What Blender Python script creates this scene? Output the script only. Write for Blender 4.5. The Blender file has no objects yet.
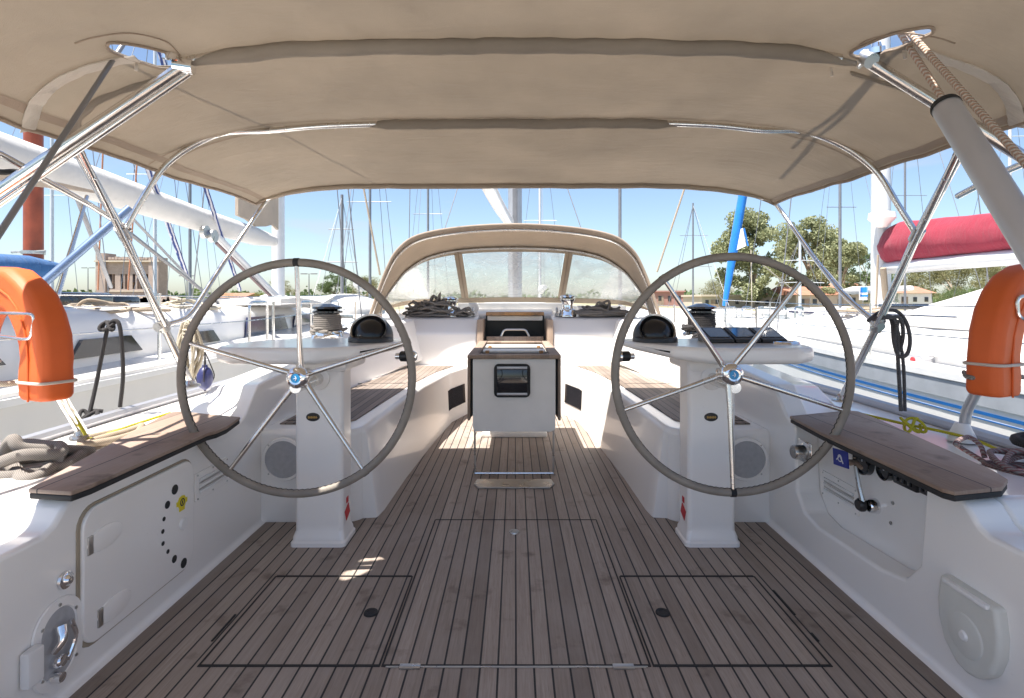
import bpy, bmesh, math, random
from mathutils import Vector, Matrix, noise as mnoise
R = math.radians
random.seed(7)
scene = bpy.context.scene
C = scene.collection
H = 1.05            # eye height above the cockpit floor
F = 540.0           # focal length in photo pixels
CX, HY = 515.0, 300.0

def at(px, py, Y):
    """world point on the sight line of a photo pixel at a measured distance Y"""
    return Vector(((px - CX) / F * Y, Y, H - (py - HY) / F * Y))
def onz(px, py, z):
    Y = (H - z) * F / (py - HY); return at(px, py, Y)
def onx(px, py, x):
    Y = F * x / (px - CX); return at(px, py, Y)

# ------------------------------------------------------------------ materials
def new_mat(name):
    m = bpy.data.materials.new(name); m.use_nodes = True
    nt = m.node_tree; b = nt.nodes['Principled BSDF']
    return m, nt, b
def nd(nt, t, **kw):
    n = nt.nodes.new(t)
    for k, v in kw.items(): setattr(n, k, v)
    return n
def lk(nt, a, b): nt.links.new(a, b)
def math_n(nt, op, a, b=None, clamp=False):
    n = nd(nt, 'ShaderNodeMath', operation=op, use_clamp=clamp)
    for i, v in enumerate((a, b)):
        if v is None: continue
        if isinstance(v, (int, float)): n.inputs[i].default_value = v
        else: lk(nt, v, n.inputs[i])
    return n.outputs[0]
def mixc(nt, fac, a, b, mode='MIX'):
    n = nd(nt, 'ShaderNodeMix', data_type='RGBA', blend_type=mode)
    for i, v in ((0, fac), (6, a), (7, b)):
        if isinstance(v, (int, float)): n.inputs[i].default_value = v
        elif isinstance(v, tuple): n.inputs[i].default_value = (*v, 1) if len(v) == 3 else v
        else: lk(nt, v, n.inputs[i])
    return n.outputs[2]
def noise_n(nt, scale, detail=3, vec=None, rough=.55, dist=0):
    n = nd(nt, 'ShaderNodeTexNoise'); n.inputs['Scale'].default_value = scale
    n.inputs['Detail'].default_value = detail; n.inputs['Roughness'].default_value = rough
    n.inputs['Distortion'].default_value = dist
    if vec is not None: lk(nt, vec, n.inputs['Vector'])
    return n.outputs['Fac']
def ramp(nt, fac, p0, p1, c0=(0, 0, 0), c1=(1, 1, 1)):
    n = nd(nt, 'ShaderNodeValToRGB'); e = n.color_ramp.elements
    e[0].position, e[1].position = p0, p1
    e[0].color, e[1].color = (*c0, 1), (*c1, 1)
    lk(nt, fac, n.inputs[0]); return n.outputs[0]
def ocoord(nt, scale=None):
    t = nd(nt, 'ShaderNodeTexCoord').outputs['Object']
    if scale:
        m = nd(nt, 'ShaderNodeMapping'); m.inputs['Scale'].default_value = scale
        lk(nt, t, m.inputs[0]); return m.outputs[0]
    return t
def bump_n(nt, b, h, strength=.3, dist=.01):
    n = nd(nt, 'ShaderNodeBump'); n.inputs['Strength'].default_value = strength
    n.inputs['Distance'].default_value = dist
    lk(nt, h, n.inputs['Height']); lk(nt, n.outputs[0], b.inputs['Normal'])

def plain(name, col, rough=.5, metal=0, var=.12, nscale=6, bump=0, bscale=60, coat=0, emis=None):
    m, nt, b = new_mat(name)
    v = ocoord(nt)
    f = noise_n(nt, nscale, 4, v)
    lo = tuple(c * (1 - var) for c in col); hi = tuple(min(1, c * (1 + var * .6)) for c in col)
    lk(nt, ramp(nt, f, .3, .7, lo, hi), b.inputs['Base Color'])
    b.inputs['Roughness'].default_value = rough; b.inputs['Metallic'].default_value = metal
    b.inputs['Coat Weight'].default_value = coat
    if bump: bump_n(nt, b, noise_n(nt, bscale, 3, v), bump, .004)
    return m

def gelcoat_mat():
    m, nt, b = new_mat('gelcoat')
    v = ocoord(nt)
    stain = ramp(nt, noise_n(nt, 1.6, 3, v, .5), .35, 1.0)
    col = mixc(nt, stain, (.90, .875, .84), (.86, .83, .79))
    speck = ramp(nt, noise_n(nt, 60, 2, v), .72, .80)
    col = mixc(nt, math_n(nt, 'MULTIPLY', speck, .18), col, (.5, .43, .34))
    lk(nt, col, b.inputs['Base Color'])
    b.inputs['Roughness'].default_value = .30
    b.inputs['Coat Weight'].default_value = .6; b.inputs['Coat Roughness'].default_value = .07
    return m

def teak_mat(name, base=(.29, .225, .18), light=(.46, .385, .325), pitch=.0515, seam=.0058, seams=True, off=0.0, rot=0.0, gloss=.62):
    m, nt, b = new_mat(name)
    g = ocoord(nt)
    if rot:
        mp = nd(nt, 'ShaderNodeMapping'); mp.inputs['Rotation'].default_value = (0, 0, rot); lk(nt, g, mp.inputs[0]); g = mp.outputs[0]
    sep = nd(nt, 'ShaderNodeSeparateXYZ'); lk(nt, g, sep.inputs[0])
    x = math_n(nt, 'DIVIDE', math_n(nt, 'ADD', sep.outputs[0], 40 * pitch + off), pitch)
    idx = math_n(nt, 'FLOOR', x); fr = math_n(nt, 'FRACT', x)
    wn = nd(nt, 'ShaderNodeTexWhiteNoise', noise_dimensions='1D'); lk(nt, idx, wn.inputs['W'])
    # grain coordinates, shifted plank by plank
    comb = nd(nt, 'ShaderNodeCombineXYZ')
    lk(nt, math_n(nt, 'MULTIPLY', sep.outputs[0], 60), comb.inputs[0])
    lk(nt, math_n(nt, 'ADD', math_n(nt, 'MULTIPLY', sep.outputs[1], 2.2), math_n(nt, 'MULTIPLY', wn.outputs[0], 37)), comb.inputs[1])
    lk(nt, idx, comb.inputs[2])
    grain = noise_n(nt, 2.2, 6, comb.outputs[0], .7, .6)
    comb2 = nd(nt, 'ShaderNodeCombineXYZ')
    lk(nt, math_n(nt, 'MULTIPLY', sep.outputs[0], 190), comb2.inputs[0])
    lk(nt, math_n(nt, 'ADD', math_n(nt, 'MULTIPLY', sep.outputs[1], 9), math_n(nt, 'MULTIPLY', wn.outputs[0], 11)), comb2.inputs[1])
    fine = noise_n(nt, 2, 3, comb2.outputs[0], .6)
    col = mixc(nt, ramp(nt, grain, .3, .72), base, light)
    col = mixc(nt, math_n(nt, 'MULTIPLY', math_n(nt, 'SUBTRACT', wn.outputs[0], .0), .75), col, tuple(c * .60 for c in base))
    col = mixc(nt, math_n(nt, 'MULTIPLY', ramp(nt, fine, .55, .75), .5), col, tuple(c * .5 for c in base))
    wear = ramp(nt, noise_n(nt, 1.6, 5, g, .6), .45, .7)
    col = mixc(nt, math_n(nt, 'MULTIPLY', wear, .45), col, (.40, .35, .315))
    spots = ramp(nt, noise_n(nt, 7, 5, g), .60, .72)
    col = mixc(nt, math_n(nt, 'MULTIPLY', spots, .6), col, (.08, .05, .035))
    h = math_n(nt, 'ADD', math_n(nt, 'MULTIPLY', grain, .15), math_n(nt, 'MULTIPLY', fine, .25))
    if seams:
        w = seam / pitch
        s = math_n(nt, 'LESS_THAN', fr, w)
        col = mixc(nt, s, col, (.018, .017, .018))
        h = math_n(nt, 'SUBTRACT', h, math_n(nt, 'MULTIPLY', s, 1.0))
    lk(nt, col, b.inputs['Base Color'])
    b.inputs['Roughness'].default_value = gloss
    bump_n(nt, b, h, .35, .003)
    return m

def fabric_mat(name, col, trans=.25, wr=.5, var=.12):
    m, nt, b = new_mat(name)
    v = ocoord(nt)
    f = ramp(nt, noise_n(nt, 2.2, 5, v, .6), .3, .7, tuple(c * (1 - var) for c in col), tuple(c * (1 + var * .5) for c in col))
    st = ramp(nt, noise_n(nt, 5, 6, v, .7, .8), .6, .8)
    f = mixc(nt, math_n(nt, 'MULTIPLY', st, .25), f, tuple(c * .6 for c in col))
    lk(nt, f, b.inputs['Base Color'])
    b.inputs['Roughness'].default_value = .9; b.inputs['Sheen Weight'].default_value = .15
    weave = nd(nt, 'ShaderNodeTexVoronoi'); weave.inputs['Scale'].default_value = 420; lk(nt, v, weave.inputs['Vector'])
    h = math_n(nt, 'ADD', math_n(nt, 'MULTIPLY', noise_n(nt, 3.5, 4, ocoord(nt, (1, 3, 1)), .55, .7), 3.2 * wr), math_n(nt, 'MULTIPLY', weave.outputs[0], .12))
    bump_n(nt, b, h, .5, .012)
    if trans:
        t = nd(nt, 'ShaderNodeBsdfTranslucent'); lk(nt, f, t.inputs[0])
        mx = nd(nt, 'ShaderNodeMixShader'); mx.inputs[0].default_value = trans
        out = nt.nodes['Material Output']
        lk(nt, b.outputs[0], mx.inputs[1]); lk(nt, t.outputs[0], mx.inputs[2]); lk(nt, mx.outputs[0], out.inputs[0])
    return m

def rope_mat(name, c1, c2=None, scale=90):
    m, nt, b = new_mat(name)
    v = ocoord(nt)
    w = nd(nt, 'ShaderNodeTexWave', wave_type='BANDS', bands_direction='DIAGONAL'); w.inputs['Scale'].default_value = scale
    w.inputs['Distortion'].default_value = 2; lk(nt, v, w.inputs[0])
    c2 = c2 or tuple(c * .6 for c in c1)
    lk(nt, mixc(nt, ramp(nt, w.outputs['Fac'], .3, .7), c2, c1), b.inputs['Base Color'])
    b.inputs['Roughness'].default_value = .9
    bump_n(nt, b, w.outputs['Fac'], .6, .004)
    return m

def window_vinyl():
    m, nt, b = new_mat('clear_vinyl')
    v = ocoord(nt)
    b.inputs['Base Color'].default_value = (.80, .80, .78, 1); b.inputs['Roughness'].default_value = .5
    tr = nd(nt, 'ShaderNodeBsdfTransparent'); tr.inputs[0].default_value = (.93, .95, .95, 1)
    gl = nd(nt, 'ShaderNodeBsdfGlossy'); gl.inputs['Roughness'].default_value = .05
    fr = nd(nt, 'ShaderNodeFresnel'); fr.inputs[0].default_value = 1.3
    mx0 = nd(nt, 'ShaderNodeMixShader'); lk(nt, math_n(nt, 'MULTIPLY', fr.outputs[0], .5), mx0.inputs[0]); lk(nt, tr.outputs[0], mx0.inputs[1]); lk(nt, gl.outputs[0], mx0.inputs[2])
    mp = nd(nt, 'ShaderNodeMapping'); mp.inputs['Rotation'].default_value = (0, R(35), 0); mp.inputs['Scale'].default_value = (3.2, 1, 6.5); lk(nt, v, mp.inputs[0])
    n1 = ramp(nt, noise_n(nt, 1.3, 7, mp.outputs[0], .66, 1.2), .42, .70)
    sep = nd(nt, 'ShaderNodeSeparateXYZ'); lk(nt, v, sep.inputs[0])
    fac = math_n(nt, 'ADD', math_n(nt, 'MULTIPLY', n1, .34), .26, True)
    mx = nd(nt, 'ShaderNodeMixShader'); lk(nt, fac, mx.inputs[0]); lk(nt, mx0.outputs[0], mx.inputs[1]); lk(nt, b.outputs[0], mx.inputs[2])
    lk(nt, mx.outputs[0], nt.nodes['Material Output'].inputs[0])
    return m

def leaf_mat(name, c1, c2):
    m, nt, b = new_mat(name)
    oi = nd(nt, 'ShaderNodeNewGeometry')
    lk(nt, mixc(nt, oi.outputs['Random Per Island'], c1, c2), b.inputs['Base Color'])
    b.inputs['Roughness'].default_value = .65
    t = nd(nt, 'ShaderNodeBsdfTranslucent'); t.inputs[0].default_value = (*[c * 1.3 for c in c2], 1)
    mx = nd(nt, 'ShaderNodeMixShader'); mx.inputs[0].default_value = .25
    lk(nt, b.outputs[0], mx.inputs[1]); lk(nt, t.outputs[0], mx.inputs[2]); lk(nt, mx.outputs[0], nt.nodes['Material Output'].inputs[0])
    return m

def brick_like(name, c1, c2, mortar, scale=2.2):
    m, nt, b = new_mat(name)
    g = nd(nt, 'ShaderNodeTexCoord').outputs['Object']
    sep = nd(nt, 'ShaderNodeSeparateXYZ'); lk(nt, g, sep.inputs[0])
    cb = nd(nt, 'ShaderNodeCombineXYZ'); lk(nt, math_n(nt, 'ADD', sep.outputs[0], sep.outputs[1]), cb.inputs[0]); lk(nt, sep.outputs[2], cb.inputs[1])
    t = nd(nt, 'ShaderNodeTexBrick'); t.inputs['Scale'].default_value = scale
    t.inputs['Color1'].default_value = (*c1, 1); t.inputs['Color2'].default_value = (*c2, 1); t.inputs['Mortar'].default_value = (*mortar, 1)
    lk(nt, cb.outputs[0], t.inputs['Vector'])
    col = mixc(nt, ramp(nt, noise_n(nt, .8, 5, g), .35, .7), t.outputs[0], tuple(c * .7 for c in c1))
    lk(nt, col, b.inputs['Base Color']); b.inputs['Roughness'].default_value = .9
    return m

def steel_mat(name='stainless', col=(.74, .72, .69), rough=.2):
    m, nt, b = new_mat(name)
    v = ocoord(nt)
    b.inputs['Base Color'].default_value = (*col, 1); b.inputs['Metallic'].default_value = 1
    lk(nt, ramp(nt, noise_n(nt, 14, 4, v), .3, .8, (rough * .6,) * 3, (rough * 1.9,) * 3), b.inputs['Roughness'])
    return m

M = dict(
    gel=gelcoat_mat(),
    teak=teak_mat('teak_floor'),
    bteak=teak_mat('bench_teak', (.20, .15, .115), (.31, .24, .19), pitch=.042, seam=.004),
    steak=teak_mat('seat_teak', (.25, .17, .125), (.36, .265, .205), pitch=.21, seam=.004),
    trim=teak_mat('trim_teak', (.32, .23, .17), (.46, .34, .25), seams=False),
    ochre=teak_mat('ochre_teak', (.42, .20, .06), (.55, .29, .10), seams=False, gloss=.4),
    steel=steel_mat(), dsteel=steel_mat('worn_steel', (.55, .54, .52), .3),
    chrome=steel_mat('chrome', (.85, .85, .86), .06),
    alu=plain('anodised_aluminium', (.50, .50, .52), .42, .6, .06),
    black=plain('black_plastic', (.018, .018, .02), .35, 0, .2),
    rubber=plain('black_rubber', (.02, .02, .021), .7, 0, .2),
    gloss=plain('black_gloss', (.012, .013, .016), .08, 0, .1, coat=.6),
    canvas=fabric_mat('bimini_canvas', (.43, .375, .31), .47, .7),
    canvas2=fabric_mat('hood_canvas', (.50, .41, .315), .3, .5),
    hem=fabric_mat('canvas_hem', (.33, .255, .19), .05, .2),
    strip=fabric_mat('pale_webbing', (.60, .53, .45), .1, 1.2),
    leather=plain('grey_leather', (.25, .22, .185), .55, 0, .2, 9, .25, 160),
    orange=plain('orange_vinyl', (.66, .115, .018), .6, 0, .10, 5, .25, 14),
    white=plain('white_paint', (.80, .79, .77), .4, 0, .06),
    cream=plain('cream_laminate', (.87, .84, .79), .4, 0, .06, 5),
    greyp=plain('grey_mesh', (.42, .42, .43), .6, 0, .1, 50),
    vinyl=window_vinyl(),
    red=fabric_mat('red_canvas', (.30, .02, .045), .1, .9),
    bluec=fabric_mat('blue_canvas', (.03, .12, .30), .08, 1.4),
    bluef=fabric_mat('bright_blue_canvas', (.01, .20, .62), .1, .8),
    sail=fabric_mat('white_sailcloth', (.64, .62, .59), .1, .8, .06),
    beige=fabric_mat('beige_canvas', (.50, .41, .32), .2, .7),
    stickred=plain('red_sticker', (.55, .02, .03), .5), sticky=plain('yellow_sticker', (.75, .62, .02), .5),
    blues=plain('blue_sticker', (.015, .03, .30), .4), gold=plain('gold_print', (.50, .30, .08), .5),
    emb=plain('cyan_emblem', (.01, .25, .55), .3), whitep=plain('white_print', (.8, .8, .82), .5),
    rgrey=rope_mat('grey_rope', (.30, .27, .24)), rtan=rope_mat('tan_rope', (.46, .38, .28), (.30, .23, .17)),
    rcream=rope_mat('cream_rope', (.62, .55, .42), (.42, .36, .27)), rblack=rope_mat('black_rope', (.05, .045, .045)), rdark=rope_mat('dark_grey_rope', (.13, .12, .115)),
    rred=rope_mat('maroon_rope', (.20, .09, .09), (.28, .25, .24), 40), ryel=rope_mat('yellow_rope', (.62, .56, .03), (.45, .40, .03)),
    rfleck=rope_mat('flecked_rope', (.50, .44, .37), (.38, .24, .17), 45), rnavy=rope_mat('navy_rope', (.02, .04, .16), (.5, .5, .55), 9),
    rorange=rope_mat('orange_rope', (.60, .26, .14)),
    hull=plain('white_hull', (.74, .72, .69), .25, 0, .05, 1.5, coat=.3),
    navy=plain('navy_window', (.03, .035, .08), .1, 0, .2), dark=plain('dark_glass', (.02, .02, .025), .08, 0, .2),
    stripe=plain('blue_stripe', (.01, .11, .34), .35), grey=plain('grey_rubrail', (.35, .37, .40), .5),
    mastw=plain('white_mast', (.66, .66, .66), .35, .2, .08), mastd=plain('dark_mast', (.22, .22, .23), .45, .3),
    mastr=plain('varnished_red_mast', (.28, .06, .025), .4, 0, .3, 4),
    wire=plain('rigging_wire', (.26, .26, .27), .4, .5),
    stone=brick_like('stone_blocks', (.46, .37, .32), (.38, .30, .26), (.28, .23, .2), 1.2),
    plaster=plain('cream_plaster', (.52, .45, .36), .9, 0, .12, .5), plaster2=plain('pink_plaster', (.40, .22, .19), .9, 0, .12, .5),
    tile=plain('orange_roof_tile', (.36, .17, .11), .85, 0, .25, 1.5, .5, 3),
    glassd=plain('dark_window', (.05, .055, .06), .3), bark=plain('pale_bark', (.36, .29, .22), .9, 0, .3, 3),
    barkd=plain('brown_bark', (.13, .09, .065), .9, 0, .3, 3),
    leafe=leaf_mat('eucalyptus_leaves', (.15, .175, .085), (.32, .33, .18)),
    leafd=leaf_mat('dark_leaves', (.05, .085, .03), (.12, .17, .06)),
    leafo=leaf_mat('olive_leaves', (.11, .115, .05), (.21, .20, .09)),
    leafy=leaf_mat('bright_leaves', (.09, .13, .02), (.20, .24, .05)),
)

# ------------------------------------------------------------------ geometry
WORLD = {}
def wpos(o):
    return WORLD.get(o.name, Vector((0, 0, 0))) if o else Vector((0, 0, 0))

class MB:
    def __init__(s): s.bm = bmesh.new()
    def face(s, vs):
        try: return s.bm.faces.new(vs)
        except ValueError: return None
    def box(s, x0, x1, y0, y1, z0, z1, rot=None, bev=0, seg=2):
        c = Vector(((x0 + x1) / 2, (y0 + y1) / 2, (z0 + z1) / 2)); h = Vector((abs(x1 - x0) / 2, abs(y1 - y0) / 2, abs(z1 - z0) / 2))
        b = bmesh.new(); bmesh.ops.create_cube(b, size=2)
        for v in b.verts:
            v.co = Vector((v.co.x * h.x, v.co.y * h.y, v.co.z * h.z))
        if bev: bmesh.ops.bevel(b, geom=b.edges[:], offset=bev, segments=seg, affect='EDGES', profile=.5, clamp_overlap=True)
        m = Matrix.Translation(c) @ (rot.to_4x4() if rot else Matrix.Identity(4))
        bmesh.ops.transform(b, matrix=m, verts=b.verts)
        s.merge(b); return s
    def merge(s, b):
        me = bpy.data.meshes.new('t'); b.to_mesh(me); b.free(); s.bm.from_mesh(me); bpy.data.meshes.remove(me)
    def prism(s, poly, a0, a1, axis='z', bev=0, seg=3, fn=None):
        """poly in the plane normal to axis: z -> (x,y), x -> (y,z), y -> (x,z); fn maps a point afterwards"""
        def mk(p, a):
            if axis == 'z': return Vector((p[0], p[1], a))
            if axis == 'x': return Vector((a, p[0], p[1]))
            return Vector((p[0], a, p[1]))
        b = bmesh.new()
        lo = [b.verts.new(mk(p, a0)) for p in poly]; hi = [b.verts.new(mk(p, a1)) for p in poly]
        b.faces.new(lo); b.faces.new(hi)
        n = len(poly)
        for i in range(n): b.faces.new((lo[i], lo[(i + 1) % n], hi[(i + 1) % n], hi[i]))
        bmesh.ops.recalc_face_normals(b, faces=b.faces)
        if bev:
            ed = [e for e in b.edges if len(e.link_faces) == 2 and e.calc_face_angle(0) > R(18)]
            bmesh.ops.bevel(b, geom=ed, offset=bev, segments=seg, affect='EDGES', profile=.5, clamp_overlap=True)
        if fn:
            for v in b.verts: v.co = fn(v.co.copy())
        s.merge(b); return s
    def tube(s, pts, r, seg=8, closed=False, smooth=0, cap=True):
        pts = [Vector(p) for p in pts]
        if smooth: pts = spline(pts, smooth, closed)
        n = len(pts); rs = r if isinstance(r, (list, tuple)) else [r] * n
        if len(rs) != n: rs = [rs[0] + (rs[-1] - rs[0]) * i / (n - 1) for i in range(n)]
        rings = []; up = None
        for i, p in enumerate(pts):
            a = pts[(i - 1) % n] if (closed or i > 0) else p; c = pts[(i + 1) % n] if (closed or i < n - 1) else p
            t = (c - a)
            if t.length < 1e-9: t = Vector((0, 0, 1))
            t.normalize()
            if up is None:
                up = Vector((0, 0, 1)) if abs(t.z) < .9 else Vector((1, 0, 0))
            u = (up - t * up.dot(t))
            if u.length < 1e-6: u = t.orthogonal()
            u.normalize(); up = u; w = t.cross(u)
            rings.append([s.bm.verts.new(p + (u * math.cos(k * 2 * math.pi / seg) + w * math.sin(k * 2 * math.pi / seg)) * rs[i]) for k in range(seg)])
        m = n if closed else n - 1
        for i in range(m):
            a, b = rings[i], rings[(i + 1) % n]
            for k in range(seg): s.face((a[k], a[(k + 1) % seg], b[(k + 1) % seg], b[k]))
        if cap and not closed:
            s.face(rings[0][::-1]); s.face(rings[-1])
        return s
    def lathe(s, prof, c=(0, 0, 0), d=(0, 0, 1), seg=28, ang=None):
        d = Vector(d).normalized(); q = Vector((0, 0, 1)).rotation_difference(d); c = Vector(c)
        rings = []
        for (r, z) in prof:
            if r < 1e-6: rings.append([s.bm.verts.new(c + q @ Vector((0, 0, z)))])
            else: rings.append([s.bm.verts.new(c + q @ Vector((r * math.cos(k * 2 * math.pi / seg), r * math.sin(k * 2 * math.pi / seg), z))) for k in range(seg)])
        for a, b in zip(rings, rings[1:]):
            for k in range(seg):
                k2 = (k + 1) % seg
                if len(a) == 1 and len(b) == 1: continue
                if len(a) == 1: s.face((a[0], b[k], b[k2]))
                elif len(b) == 1: s.face((a[k], a[k2], b[0]))
                else: s.face((a[k], a[k2], b[k2], b[k]))
        return s
    def grid(s, rows, thick=None):
        """rows of points -> sheet; thick: offset function or vector for the second side"""
        vv = [[s.bm.verts.new(p) for p in r] for r in rows]
        for a, b in zip(vv, vv[1:]):
            for k in range(len(a) - 1): s.face((a[k], a[k + 1], b[k + 1], b[k]))
        if thick is not None:
            t = Vector(thick)
            ww = [[s.bm.verts.new(Vector(p) + t) for p in r] for r in rows]
            for a, b in zip(ww, ww[1:]):
                for k in range(len(a) - 1): s.face((a[k], b[k], b[k + 1], a[k + 1]))
            def rim(l1, l2):
                for k in range(len(l1) - 1): s.face((l1[k], l2[k], l2[k + 1], l1[k + 1]))
            rim(vv[0], ww[0]); rim(vv[-1], ww[-1]); rim([r[0] for r in vv], [r[0] for r in ww]); rim([r[-1] for r in vv], [r[-1] for r in ww])
        return s
    def loft(s, rings, cap=True, closed=True):
        vv = [[s.bm.verts.new(p) for p in r] for r in rings]; n = len(vv[0])
        for a, b in zip(vv, vv[1:]):
            for k in range(n if closed else n - 1): s.face((a[k], a[(k + 1) % n], b[(k + 1) % n], b[k]))
        if cap and closed: s.face(vv[0][::-1]); s.face(vv[-1])
        return s
    def build(s, name, mat, parent=None, sharp=38, wn=False, recalc=True, loc=None, kind=None, label=None):
        bm = s.bm
        bmesh.ops.remove_doubles(bm, verts=bm.verts, dist=1e-5) if recalc else None
        if recalc: bmesh.ops.recalc_face_normals(bm, faces=bm.faces)
        for f in bm.faces: f.smooth = True
        for e in bm.edges:
            if len(e.link_faces) == 2 and e.calc_face_angle(0) > R(sharp): e.smooth = False
        base = Vector(loc) if loc is not None else wpos(parent)
        for v in bm.verts: v.co -= base
        me = bpy.data.meshes.new(name); bm.to_mesh(me); bm.free()
        o = bpy.data.objects.new(name, me); C.objects.link(o)
        me.materials.append(mat)
        WORLD[o.name] = base
        if parent: o.parent = parent; o.location = base - wpos(parent)
        else: o.location = base
        if wn:
            w = o.modifiers.new('wn', 'WEIGHTED_NORMAL'); w.keep_sharp = True; w.weight = 80
        if kind: o['kind'] = kind
        if label: o['label'] = label
        return o

def spline(pts, k, closed=False):
    out = []; n = len(pts)
    rng = range(n if closed else n - 1)
    for i in rng:
        p1, p2 = pts[i], pts[(i + 1) % n]
        p0 = pts[(i - 1) % n] if (closed or i > 0) else p1 * 2 - p2
        p3 = pts[(i + 2) % n] if (closed or i < n - 2) else p2 * 2 - p1
        for j in range(k):
            t = j / k
            out.append(.5 * ((2 * p1) + (p2 - p0) * t + (2 * p0 - 5 * p1 + 4 * p2 - p3) * t * t + (3 * p1 - p0 - 3 * p2 + p3) * t ** 3))
    if not closed: out.append(pts[-1].copy())
    return out
def corner(pts, r, k=5):
    """round the inner corners of an open polyline"""
    out = [Vector(pts[0])]
    for a, b, c in zip(pts, pts[1:], pts[2:]):
        a, b, c = Vector(a), Vector(b), Vector(c)
        u = (a - b); v = (c - b); rr = min(r, u.length * .45, v.length * .45)
        p, q = b + u.normalized() * rr, b + v.normalized() * rr
        for i in range(k + 1):
            t = i / k; out.append(p * (1 - t) ** 2 + b * 2 * t * (1 - t) + q * t * t)
    out.append(Vector(pts[-1])); return out

def thing(name, label, cat, loc=(0, 0, 0), group=None):
    o = bpy.data.objects.new(name, None); C.objects.link(o); o.location = loc; o.empty_display_size = .1
    WORLD[o.name] = Vector(loc); tag(o, label, cat, group); return o
def tag(o, label, cat, group=None):
    o['label'] = label; o['category'] = cat
    if group: o['group'] = group
    return o
def copy_tree(o, parent=None):
    c = o.copy(); C.objects.link(c)
    if parent: c.parent = parent
    WORLD[c.name] = wpos(o)
    for ch in [x for x in bpy.data.objects if x.parent == o]: copy_tree(ch, c)
    return c
def one(mb, name, mat, label, cat, loc, group=None, **kw):
    return tag(mb.build(name, mat, None, loc=loc, **kw), label, cat, group)
# ------------------------------------------------------------------ camera, light
cam = bpy.data.cameras.new('camera'); co = bpy.data.objects.new('camera', cam); C.objects.link(co)
co.location = (0, 0, H); co.rotation_euler = (R(90), 0, 0)
cam.lens = F / 1024 * 36; cam.sensor_width = 36; cam.clip_end = 3000; cam.clip_start = .02
cam.shift_x = -3 / 1024; cam.shift_y = -49 / 1024
scene.camera = co
to_sun = Vector((-.56, -.42, 1.82)).normalized()
sl = bpy.data.lights.new('sun', 'SUN'); sl.energy = 3.9; sl.angle = R(.53); sl.color = (1, .955, .89)
so = bpy.data.objects.new('sun', sl); C.objects.link(so); so.rotation_euler = to_sun.to_track_quat('Z', 'Y').to_euler(); so.location = (-5, -5, 20)
w = bpy.data.worlds.new('World'); scene.world = w; w.use_nodes = True
nt = w.node_tree; bg = nt.nodes['Background']
sky = nt.nodes.new('ShaderNodeTexSky'); sky.sky_type = 'NISHITA'; sky.sun_disc = False
sky.sun_elevation = math.asin(to_sun.z); sky.sun_rotation = math.atan2(to_sun.x, to_sun.y)
sky.air_density = .9; sky.dust_density = 1.0; sky.ozone_density = 1.6
# thin procedural cloud wisps low in the sky
tc = nt.nodes.new('ShaderNodeTexCoord'); mp = nt.nodes.new('ShaderNodeMapping'); mp.inputs['Scale'].default_value = (1.6, 1.6, 7)
nt.links.new(tc.outputs['Generated'], mp.inputs[0])
cn = nt.nodes.new('ShaderNodeTexNoise'); cn.inputs['Scale'].default_value = 2.4; cn.inputs['Detail'].default_value = 7; nt.links.new(mp.outputs[0], cn.inputs['Vector'])
cr = nt.nodes.new('ShaderNodeValToRGB'); cr.color_ramp.elements[0].position = .56; cr.color_ramp.elements[1].position = .85
nt.links.new(cn.outputs['Fac'], cr.inputs[0])
mxs = nt.nodes.new('ShaderNodeMix'); mxs.data_type = 'RGBA'; nt.links.new(cr.outputs[0], mxs.inputs[0])
nt.links.new(sky.outputs[0], mxs.inputs[6]); mxs.inputs[7].default_value = (3.6, 3.7, 3.85, 1)
nt.links.new(mxs.outputs[2], bg.inputs[0]); bg.inputs[1].default_value = .066
vs = scene.view_settings; vs.view_transform = 'Standard'; vs.look = 'None'; vs.exposure = 1.7; vs.gamma = 1
scene.render.engine = 'CYCLES'

# ------------------------------------------------------------------ setting
WL = -.95
def sheet(name, x0, x1, y0, y1, z, mat, n=1, kind='structure'):
    mb = MB(); mb.grid([[Vector((x0 + (x1 - x0) * i / n, y0 + (y1 - y0) * j / n, z)) for i in range(n + 1)] for j in range(n + 1)])
    o = mb.build(name, mat, None, loc=(0, 0, 0)); o['kind'] = kind; return o
wm, wnt, wb = new_mat('harbour_water')
wb.inputs['Base Color'].default_value = (.03, .07, .085, 1); wb.inputs['Roughness'].default_value = .06
wv = ocoord(wnt, (1, 1, 1)); bump_n(wnt, wb, noise_n(wnt, 2.5, 5, wv), .5, .08)
sheet('water', -1500, 1500, -300, 48, WL, wm)
gm, gnt, gb = new_mat('dry_ground'); gv = ocoord(gnt)
lk(gnt, mixc(gnt, ramp(gnt, noise_n(gnt, .12, 6, gv), .4, .6), (.36, .30, .22), (.16, .17, .07)), gb.inputs['Base Color']); gb.inputs['Roughness'].default_value = 1
mb = MB(); mb.grid([[Vector((x, y, z)) for x in (-1500, -300, -60, 0, 60, 300, 1500)] for (y, z) in ((46, -2), (46, .0), (70, .05), (300, .3), (2500, .6))])
g = mb.build('ground', gm, None, loc=(0, 0, 0)); g['kind'] = 'structure'
qm = plain('quay_concrete', (.42, .38, .32), .9, 0, .2, .4)
mb = MB(); mb.box(-300, 300, 40, 47, -2, .1, bev=.05); q = mb.build('quay', qm, None, loc=(0, 0, 0)); q['kind'] = 'structure'

# ------------------------------------------------------------------ own yacht
Y0 = -1.6
yacht = thing('sailing_yacht', 'white sailing yacht we stand on, teak cockpit floor and white moulded sides in the foreground', 'yacht')
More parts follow.
